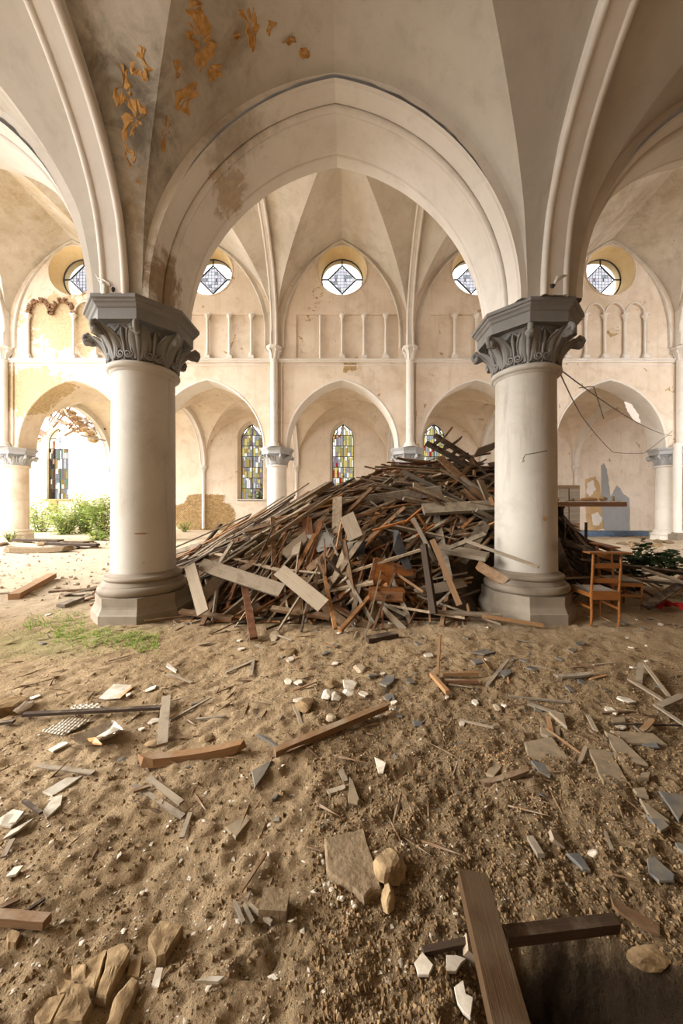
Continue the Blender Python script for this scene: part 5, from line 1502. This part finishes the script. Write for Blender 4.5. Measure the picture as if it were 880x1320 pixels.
# egg tray
def tray(pxs, label, nx=7, ny=3):
    a, b_, c, d = [gnd(*p, .02) for p in pxs]; mb = MB(); rows = []
    for i in range(ny*6+1):
        row = []
        for j in range(nx*6+1):
            u, v = j/(nx*6), i/(ny*6); p = a.lerp(b_, u).lerp(d.lerp(c, u), v); p.z += .012*(math.sin(u*nx*2*PI)*math.sin(v*ny*2*PI)); row.append(p)
        rows.append(row)
    mb.grid(rows, 0, True); o = mb.build('pulp_tray', M_paper, recenter=True); tag(o, label, 'tray')
tray(c1((158,418),(240,434),(352,372),(262,365)), 'dented pulp egg tray on the near side of the black strip')
tray(c1((262,342),(385,335),(375,313),(272,320)), 'smaller piece of pulp tray beyond the black strip', 5, 2)
# crushed clear container
t = thing('plastic_container', 'crushed clear plastic container with an orange wrapper inside', 'container', gnd(125, 957, .02))
b = MB(); rows = []; o0 = t.location
L0, L1, L2, L3 = [gnd(*p, .01)-o0 for p in c1((265,470),(300,502),(465,440),(430,402))]
for i in range(9):
    row = []
    for j in range(15):
        u, v = j/14, i/8; p = L0.lerp(L3, u).lerp(L1.lerp(L2, u), v); e = max(abs(u-.5), abs(v-.5))*2
        p = Vector(p); p.z += .055*max(0, e-.55)/.45+.02*float(fbm(u*9, v*6, 71, 2)); row.append(p)
    rows.append(row)
b.grid(rows, 0, False); b.build('tub', M_plastic, t)
b = MB(); q = [gnd(*p, .05)-o0 for p in c1((330,445),(360,440),(385,465),(350,462))]; b.prism(q[::-1], .01); b.build('wrapper', M_orangefl, t)
b = MB(); q = [gnd(*p, .075)-o0 for p in c1((362,440),(430,400),(455,410),(400,435))]; b.prism(q[::-1], .006); b.build('lid', M_paper, t)

# planks on the earth
def gboard(pa, pb, w, th, m, label, lift=.0, lift2=None, seed=0, name='wooden_plank', cat='plank', roll=0.):
    a, c = gnd(*pa, lift+th/2), gnd(*pb, (lift if lift2 is None else lift2)+th/2)
    return board(a, c, w, th, m, roll, name, seed, label, cat)
gboard((168,983),(317,960),.055,.055,WO,'rotten orange-brown beam lying across the sand',.012,.02,3,'wooden_beam','beam')
gboard((354,970),(498,910),.05,.04,WB,'long brown batten beside the rotten beam, one end raised',.01,.05,4,'wooden_batten','batten')
gboard((30,921),(207,912),.035,.022,WD,'long black strip over the pulp trays',.03,.04,0,'wooden_strip','strip')
gboard((209,960),(214,898),.065,.018,WP,'short pale plank at the end of the black strip',.03,.05,0)
gboard((0,932),(18,930),.03,.02,WD,'short black strip end by the edge of view',.02,.02,0,'wooden_strip','strip')
gboard((-12,1183),(62,1187),.032,.03,WB,'squared beam end coming in from the edge of view',.01,.02,1,'wooden_beam','beam')
gboard((18,769),(67,742),.16,.10,WO,'thick squared orange beam lying in the bright nave',.0,.03,0,'wooden_beam','beam')
gboard((78,781),(104,771),.14,.05,W0,'short grey block of wood before the first column',.01,.03,0,'wooden_block','block')
gboard((64,763),(142,758),.07,.04,WB,'thin level batten behind the grey block',.0,.0,4,'wooden_batten','batten')
gboard((0,765),(40,763),.05,.03,WP,'thin pale batten by the thick orange beam',.0,.0,4,'wooden_batten','batten')
gboard((191,1003),(234,1035),.028,.012,WP,'pale thin slat beneath the rotten beam',.015,.02,4,'wooden_lath','lath')
gboard((172,1012),(236,1053),.026,.010,W0,'grey thin slat nearest the pale one',.012,.012,0,'wooden_lath','lath')
gboard((172,1020),(194,1013),.02,.012,WB,'tiny brown slat crossing the two thin ones',.02,.02,4,'wooden_lath','lath')
gboard((46,987),(122,996),.03,.008,W0,'curled grey veneer by the longest white card',.01,.012,1,'wooden_lath','lath')
gboard((30,1032),(53,1048),.016,.012,WD,'dark stub lying over the white card pile',.03,.03,4,'wooden_lath','lath')
gboard((245,1048),(234,1080),.022,.010,WP,'small pale slat below the grey thin slat',.01,.02,4,'wooden_lath','lath')
gboard((220,928),(272,899),.018,.010,W0,'thin grey stick beside the short pale plank',.01,.02,4,'wooden_stick','stick')
gboard((253,927),(290,923),.018,.010,W0,'short grey stick lying level in the sand',.01,.01,0,'wooden_stick','stick')
gboard((215,868),(248,880),.02,.010,WP,'curved pale stick behind the striped card',.01,.01,1,'wooden_stick','stick')
gboard((290,868),(330,850),.03,.012,W0,'grey stick in the sand beyond the mound',.01,.01,1,'wooden_stick','stick')
gboard((323,872),(327,850),.03,.012,W0,'short upright-looking stick beside it in the sand',.01,.01,1,'wooden_stick','stick')
gboard((616,1012),(684,991),.034,.020,WB,'brown split wood near the half-buried tile',.01,.03,3)
gboard((592,928),(636,938),.02,.01,WP,'pale slim batten in the sand near the tiles',.01,.01,4,'wooden_stick','stick')
gboard((627,885),(655,850),.03,.015,W0,'curved grey batten behind the lone sticks',.02,.03,1,'wooden_stick','stick')
gboard((712,872),(765,868),.05,.02,W0,'weathered wood lying level mid floor',.015,.02,3)
gboard((656,898),(735,905),.02,.012,W0,'thin long batten behind the cracked tile',.01,.01,4,'wooden_stick','stick')
gboard((680,907),(726,922),.03,.012,W0,'grey batten pointing to the tiles',.01,.015,0,'wooden_stick','stick')
gboard((810,875),(858,905),.035,.015,WP,'pale board piece fallen among sticks near the edge',.03,.01,0)
gboard((826,855),(822,885),.05,.012,W0,'upright curled board among the stick tangle',.05,.0,1)
gboard((832,858),(862,898),.03,.012,WP,'slender pale stick in the tangle near the edge',.06,.01,4,'wooden_stick','stick')
gboard((850,910),(880,896),.05,.012,W0,'curved lath by the edge of view',.02,.04,1,'wooden_stick','stick')
gboard((843,908),(884,936),.03,.012,W0,'long grey lath by the edge of view',.02,.02,4,'wooden_stick','stick')
gboard((774,919),(816,916),.02,.012,WB,'thin level stick above the tile row',.012,.012,4,'wooden_stick','stick')
gboard((790,933),(880,935),.012,.010,WD,'very thin dark rod beyond the tile row',.02,.02,4,'wooden_stick','stick')
gboard((826,943),(841,927),.035,.012,WB,'short brown lath standing off the pointed tile',.02,.05,3,'wooden_stick','stick')
gboard((746,985),(755,962),.02,.01,WP,'small pale splinter beside the long tile',.012,.012,3,'wood_splinter','splinter')
gboard((757,922),(768,942),.028,.01,WP,'curled pale splinter behind the tiles',.012,.02,1,'wood_splinter','splinter')
gboard((683,1080),(697,1103),.03,.018,W0,'grey wood chip in the coarse earth',.01,.01,0,'wood_chip','chip')
gboard((710,1077),(724,1088),.05,.02,WP,'pale wood chip in the coarse earth',.02,.0,0,'wood_chip','chip')
gboard((780,1072),(789,1096),.012,.008,W0,'twig in the coarse earth',.006,.006,4,'twig','twig')
gboard((783,1160),(852,1202),.045,.012,WB,'flat brown strip past the raised cross piece',.015,.01,3)
gboard((545,1226),(607,1213),.02,.015,WD,'dark stick reaching under the raised timber',.01,.02,4,'wooden_stick','stick')
gboard((599,1217),(611,1228),.05,.03,WP,'small pale block under the raised timber',.01,.01,0,'wood_chip','chip')
gboard((343,1100),(310,1150),.012,.010,WB,'long thin twig beside the pale square block',.01,.02,4,'twig','twig')
gboard((4,1105),(16,1082),.022,.008,W0,'grey lath under the white board strip',.01,.01,4,'wooden_lath','lath')
gboard((0,1170),(26,1158),.018,.008,WB,'thin lath above the squared beam end',.01,.01,4,'wooden_lath','lath')
gboard((32,1176),(58,1158),.012,.008,WD,'dark twig above the squared beam end',.01,.01,4,'twig','twig')
gboard((438,990),(446,1008),.03,.01,W0,'small lath pointing at the spearhead slate',.01,.01,3,'wooden_lath','lath')
gboard((420,1022),(445,1014),.03,.01,WP,'pale lath beside the spearhead slate',.01,.01,3,'wooden_lath','lath')
for i,(a,c) in enumerate((((303,1165),(314,1190)),((314,1166),(326,1190)),((322,1168),(350,1190)),((322,1150),(318,1160)))): gboard(a,c,.012,.012,W0,['first','second','third','fourth'][i]+' twig of the small bundle beside the pale square block',.01,.02,4,'twig','twig')
# three thin sticks of a broken chair in the middle distance
gboard((556,869),(577,893),.035,.035,WO,'short orange stick lying at the foot of the upright one',.02,.02,0,'wooden_stick','stick')
gboard((570,869),(616,868),.03,.03,WO,'farther of two level orange sticks',.03,.03,0,'wooden_stick','stick')
gboard((574,878),(616,879),.03,.03,WR,'nearer of two level orange sticks',.02,.02,0,'wooden_stick','stick')
board(gnd(564,872,.03), gnd(564,872,.0)+Vector((.02,0,.39)), .022,.022, WO, 0, 'wooden_stick', 0, 'thin orange stick standing upright from the sand', 'stick')
# raised timber cross in the corner
t = thing('raised_timber', 'two-piece timber cross raised over a dark hollow, caked with earth', 'timber', (.55, 1.2, 0))
def A_(px, py, z): return gp(px, py, z)
o = child_board(t, A_(608,1130,.24), A_(676,1400,.22), .10,.045, WD, -.10, 'long_board', 0)
o.material_slots[0].material = wood('earth_caked_wood', (.105,.055,.022), (.06,.032,.013), .6, (.10,.064,.033))
o = child_board(t, A_(650,1207,.19), A_(793,1190,.10), .036,.034, WD, 0, 'cross_piece', 0)
o.material_slots[0].material = t.children[0].material_slots[0].material
b = MB(); p = A_(613,1140,.24); b.box((p.x-.545,p.y-1.2-.09,.10), (.04,.04,.22)); b.build('leg', WD, t)

# stones
def stone(px, py, wpx, hpx, thick, m, label, seed, cat='stone', rz=0., name='stone', sq=1.35):
    p = gnd(px, py, thick*.3); y = p.y; w = wpx/F*y; d = hpx*y*y/(F*EYE)*.95
    b = MB(); b.rock((0,0,thick*.35), (w*1.15, d*1.15, thick), seed=seed, rz=rz, lv=2); o = b.build(name, m); o.location = (p.x, p.y, gz(p.x,p.y)-.005); return tag(o, label, cat)
for i, (P, th) in enumerate(((c4((270,570),(300,560),(325,568),(325,625),(308,642),(275,620)),.04), (c4((310,555),(400,500),(408,510),(390,560),(355,650),(310,640),(328,570)),.05), (c4((405,505),(430,492),(470,495),(492,530),(400,690),(360,672),(395,580)),.055), (c4((560,480),(602,410),(692,425),(625,530),(590,530)),.055),
        (c4((395,792),(430,700),(500,602),(525,612),(500,680),(440,800)),.06), (c4((130,745),(185,675),(250,672),(190,785),(150,780)),.045), (c4((200,795),(270,658),(325,660),(350,700),(310,800)),.05), (c4((215,640),(240,610),(285,630),(262,680),(225,670)),.04), (c4((480,600),(490,560),(540,535),(525,595)),.035), (c4((25,455),(45,435),(80,440),(60,480),(30,485)),.035))):
    flat('sandstone_chunk', P, th*.75, th, M_stone, ['small rounded sandstone piece joined to the broken slab','narrow middle piece of the cracked sandstone slab','broad upper piece of the cracked sandstone slab','square sandstone block lying apart, up-slope of the cracked slab','long sandstone bar alongside the cracked slab','flat sandstone piece cut at the lower corner','lowest sandstone piece of the cracked slab','small sandstone piece between slab and flat piece','little sandstone wedge touching the long bar','lone sandstone pebble beneath the squared beam end'][i], 'stone', .06*((i % 3)-1), inset=.12)
flat('concrete_slab', c5((375,88),(450,68),(525,55),(592,280),(555,300),(525,330),(480,285),(440,258),(385,232)), .015, .04, M_conc, 'flat dusty concrete slab with a broken edge in the middle of the floor', 'slab', .02)
stone(502,1117,36,46,.10,M_stone,'larger yellow rock leaning on the concrete slab',3,rz=.5)
stone(500,1160,16,36,.09,M_stone,'smaller yellow rock just below the larger one',4,rz=.1)
o = gboard((336,1166),(371,1168),.075,.05,W0,'pale square block with a dark underside, next to the twig bundle',.01,.012,0,'wooden_block','block')
o.material_slots[0].material = M_conc
gboard((473,825),(511,818),.11,.06,WD,'dark perforated brick lying before the heap',.0,.01,0,'brick','brick')
stone(392,908,26,18,.07,M_clod,'sandy chunk in the middle mound',11); stone(432,898,15,11,.05,M_chip,'white lump in the middle mound, nearest the batten',12); stone(421,895,14,12,.05,M_chip,'second white lump in the middle mound',13)
stone(449,892,14,8,.04,M_chip,'third white lump of the middle mound',14); stone(428,882,18,9,.05,M_clod,'brown clod beside the round white lump',15); stone(464,861,16,11,.05,M_grit,'pale stone beyond the middle mound',16); stone(427,924,14,10,.04,M_grit,'pale stone by the long batten',17)
stone(12,912,34,26,.14,M_clod,'big brown earth block at the edge of view by the black strip',18,'clod'); stone(32,911,14,16,.08,M_chip,'white lump against the brown earth block',19)
stone(268,952,20,12,.05,M_stone,'yellowish stone above the rotten beam',20); stone(197,957,18,10,.04,M_stone,'yellow stone at the foot of the short pale plank',21); stone(374,839,14,12,.06,M_clod,'clod in the sand before the heap',22); stone(355,820,14,16,.05,M_grit,'tilted pale stone before the heap',23)
stone(640,911,9,8,.03,M_grit,'small stone near the tiles',24); stone(765,1100,14,10,.03,M_chip,'pale stone in the dark earth',25); stone(843,1235,60,34,.05,M_stone,'broad flat stone beyond the dark hollow',26)
WBL = ('at its lower corner','second from the corner','third, under the edge','touching the third','below the notch','near the lower tip','just outside the tip','beside the upper edge','just below the upper-edge bit','by the larger rock','by the smaller rock')
for i,(px,py) in enumerate(((418,1139),(428,1146),(437,1157),(441,1158),(450,1145),(455,1163),(457,1168),(413,1104),(416,1110),(497,1128),(484,1152))):
    stone(px,py,7,6,.02,M_chip,'small white plaster bit round the concrete slab, '+WBL[i],30+i,'chip',name='plaster_bit')['group'] = 'white bits round the concrete slab'

# masonry ridge beyond, along the bottom of the far arcade
r_ = random.Random(41); rub = []
for i in range(30):
    px = r_.uniform(0,145) if i < 18 else r_.uniform(800,880); y = r_.uniform(11.8,13.4)
    x = at(px,700,y).x; b = MB(); b.rock((0,0,.05),(r_.uniform(.2,.7),r_.uniform(.15,.4),r_.uniform(.10,.24)),seed=i,rz=r_.uniform(0,3),lv=1)
    o = b.build('rubble_stone', M_conc if i % 3 else M_stone); o.location = (x,y,gz(x,y)-.02)
    tag(o, 'x', 'stone', 'rubble before the bushes' if i < 18 else 'rubble before the last column')
    rub.append((o, '%s %s rubble stone on the low ridge %s' % ('large' if o.dimensions.x > .45 else 'small', 'yellowish' if i % 3 == 0 else 'pale', ('by the worn column','below the freestanding lancet','before the leafy bushes')[min(2,int(px/49))] if i < 18 else ('before the blank bay','before the dark capital column','past the last column')[min(2,int((px-800)/27))])))
settle(rub)
for i,(a,c,yy) in enumerate((((20,703),(78,698),12.6),((52,700),(112,694),12.9),((60,706),(128,703),12.0),((0,712),(92,706),11.4),((70,696),(118,700),13.2))):
    p, q = at(*a,yy), at(*c,yy); p.z = gz(p.x,p.y)+.10; q.z = gz(q.x,q.y)+.14
    board(p, q, .3 if i != 3 else .35, .08 if i != 3 else .16, [WD,WB,WD,M_conc,W0][i], 0, 'wooden_plank' if i != 3 else 'stone_kerb', i, ['dark plank on the ridge before the worn column','brown plank on the ridge below the bushes','dark plank low on the ridge','long stone kerb along the ridge','grey plank sticking out of the ridge'][i], 'plank' if i != 3 else 'kerb')

# ------------------------------------------------------------------ scattered small stuff
def scatter(name, n, mat, label, cat, size, fn, kind, seed):
    r = np.random.RandomState(seed); V = []; Fc = []
    base = np.array([(1,0,0),(-1,0,0),(0,1,0),(0,-1,0),(0,0,1),(0,0,-1)], float)
    fs = [(0,2,4),(2,1,4),(1,3,4),(3,0,4),(2,0,5),(1,2,5),(3,1,5),(0,3,5)]
    P = fn(r, n); P = P[((P[:,0]-.97)/.36)**2+((P[:,1]-1.12)/.17)**2 > 1]; P = P[(np.abs(np.abs(P[:,0])-2.86) > .66)|(np.abs(P[:,1]-YN-.03) > .66)]; n = len(P); Z = ground_h(P[:,0], P[:,1])
    s = size[0]*(size[1]/size[0])**(r.rand(n)**2.2)
    for i in range(n):
        if kind == 'flake': sc = np.array([s[i]*r.uniform(.7,1.6), s[i]*r.uniform(.4,1), s[i]*.16])
        elif kind == 'stick': sc = np.array([s[i]*r.uniform(2,5), s[i]*.28, s[i]*.2])
        else: sc = np.array([s[i], s[i]*r.uniform(.6,1), s[i]*r.uniform(.5,.9)])
        a = r.uniform(0,2*PI); b_ = r.uniform(-.35,.35)
        v = base*sc*(1+r.uniform(-.3,.3,(6,1))); v[:,2] += v[:,0]*b_
        x = v[:,0]*math.cos(a)-v[:,1]*math.sin(a); y = v[:,0]*math.sin(a)+v[:,1]*math.cos(a)
        V.append(np.stack([x+P[i,0], y+P[i,1], v[:,2]+Z[i]+sc[2]*.35], 1)); Fc.append(np.array(fs)+6*i)
    me = bpy.data.meshes.new(name); V = np.concatenate(V); Fc = np.concatenate(Fc)
    me.from_pydata(V.tolist(), [], Fc.tolist()); me.materials.append(mat)
    o = bpy.data.objects.new(name, me); COL.objects.link(o); return tag(o, label, cat, kind='stuff')
def near_fn(yl, yh, bias=1.0, xr=None, clump=None):
    def f(r, n):
        y = yl*(yh/yl)**(r.rand(n)**bias); x = .14+(r.rand(n)*2-1)*1.06*y
        if xr: x = np.where(r.rand(n) < .75, .14+y*(xr[0]+(xr[1]-xr[0])*r.rand(n)), x)
        return np.stack([x, y], 1)
    return f
scatter('soil_clods', 46000, M_clod, 'loose brown clods of earth over the near floor', 'soil', (.0022,.013), near_fn(.85,3.8,.9,(-.1,1.0)), 'rock', 1)
scatter('gravel_grit', 14000, M_grit, 'pale grit sprinkled over the near floor', 'gravel', (.0015,.006), near_fn(.85,5.0,1.0), 'rock', 2)
scatter('plaster_crumbs', 5200, M_chip, 'white plaster crumbs strewn over the sand', 'rubble', (.0025,.013), near_fn(.9,6.5,.8), 'flake', 3)
scatter('slate_crumbs', 800, M_slateb, 'grey slate crumbs strewn over the sand', 'rubble', (.004,.03), near_fn(1.6,5.2,.7,(-.1,.8)), 'flake', 4)
scatter('wood_splinters', 2200, WOODS[1], 'small wood splinters strewn over the sand', 'splinters', (.004,.042), near_fn(1.4,5.4,.55), 'stick', 5)
scatter('nave_rubble', 2600, simple('pale_rubble', (.50,.41,.30), (.36,.28,.19), 6, 1, .4, rnd=.6), 'small rubble over the bright nave floor', 'rubble', (.012,.07), near_fn(5.5,14,.8), 'rock', 6)
scatter('red_brick_dust', 260, M_brick, 'crumbs of red brick in the middle of the sand', 'rubble', (.003,.010), lambda r, n: np.stack([1.05+r.randn(n)*.13, 2.17+r.randn(n)*.07], 1), 'rock', 7)
# medium countable fragments
r_ = random.Random(63)
kinds = [('slate_fragment', M_slateb, 'thin slate fragment lying loose on the sand', 'slate fragments on the sand', 'slate', .5), ('plaster_fragment', M_chip, 'white plaster fragment lying loose on the sand', 'plaster fragments on the sand', 'plaster', .5), ('wood_sliver', WOODS[0], 'grey wood sliver lying loose on the sand', 'wood slivers on the sand', 'wood', 0)]
FM = {}
for nm, mt, *_ in kinds[:2]:
    for v in range(6):
        b = MB(); k = r_.randint(4,6); poly = [Vector((math.cos(2*PI*i/k+r_.uniform(-.3,.3))*r_.uniform(.3,.6), math.sin(2*PI*i/k)*r_.uniform(.25,.5), .1)) for i in range(k)]
        b.prism(poly, .2, 0, .08); me = bpy.data.meshes.new(nm); me.from_pydata(b.v, [], b.f); me.materials.append(mt); FM[nm, v] = me
frag = []
for i in range(150):
    nm, mt, lab, grp, cat, _ = kinds[i % 3]
    y = r_.uniform(2.2, 5.2)**1.0; x = .14+r_.uniform(-.95,1.0)*y
    if i % 2: x = .14+r_.uniform(-.2,.95)*y
    if 4.3 < y and (abs(abs(x)-2.86) < .75): continue
    if nm == 'wood_sliver':
        a = r_.uniform(0,PI); L = r_.uniform(.06,.26); z = gz(x,y)+.012
        o = board((x-L/2*math.cos(a), y-L/2*math.sin(a), z), (x+L/2*math.cos(a), y+L/2*math.sin(a), z+r_.uniform(0,.02)), r_.uniform(.01,.03), .008, r_.choice((W0,WP,WB,WO)), r_.gauss(0,.3), nm, i, lab, cat, grp)
    else:
        o = bpy.data.objects.new(nm, FM[nm, i % 6]); COL.objects.link(o); s_ = r_.uniform(.04,.13)
        o.location = (x,y,gz(x,y)+.008); o.scale = (s_,s_,.06); o.rotation_euler = (r_.uniform(-.15,.15), r_.uniform(-.15,.15), r_.uniform(0,6)); tag(o, lab, cat, grp)
    fx = 'by the first column' if x < -1.2 else 'before the heap tail' if x < 0 else 'before the heap middle' if x < 1.3 else 'before the second column' if x < 2.6 else 'before the chair' if x < 3.7 else 'near the edge'
    fy = 'far out' if y > 4.3 else 'beyond the lone sticks' if y > 3.6 else 'level with the tiles' if y > 2.7 else 'near the concrete slab'
    sz = 'tiny' if max(o.scale) < .07 else 'small' if max(o.scale) < .1 else 'larger'
    frag.append((o, '%s %s on the sand, %s, %s' % (sz, {'slate_fragment':'grey slate fragment','plaster_fragment':'white plaster fragment','wood_sliver':'wood sliver'}[nm], fy, fx)))
settle(frag, 'highest', 'lowest')
# outdoor ground
b = MB(); b.add([(-70,33,-.12),(70,33,-.12),(70,90,-.12),(-70,90,-.12)], [(0,1,2,3)]); o = b.build('ground_outside', M_leafd); tag(o, 'grassy ground outside the church', 'ground', kind='structure')
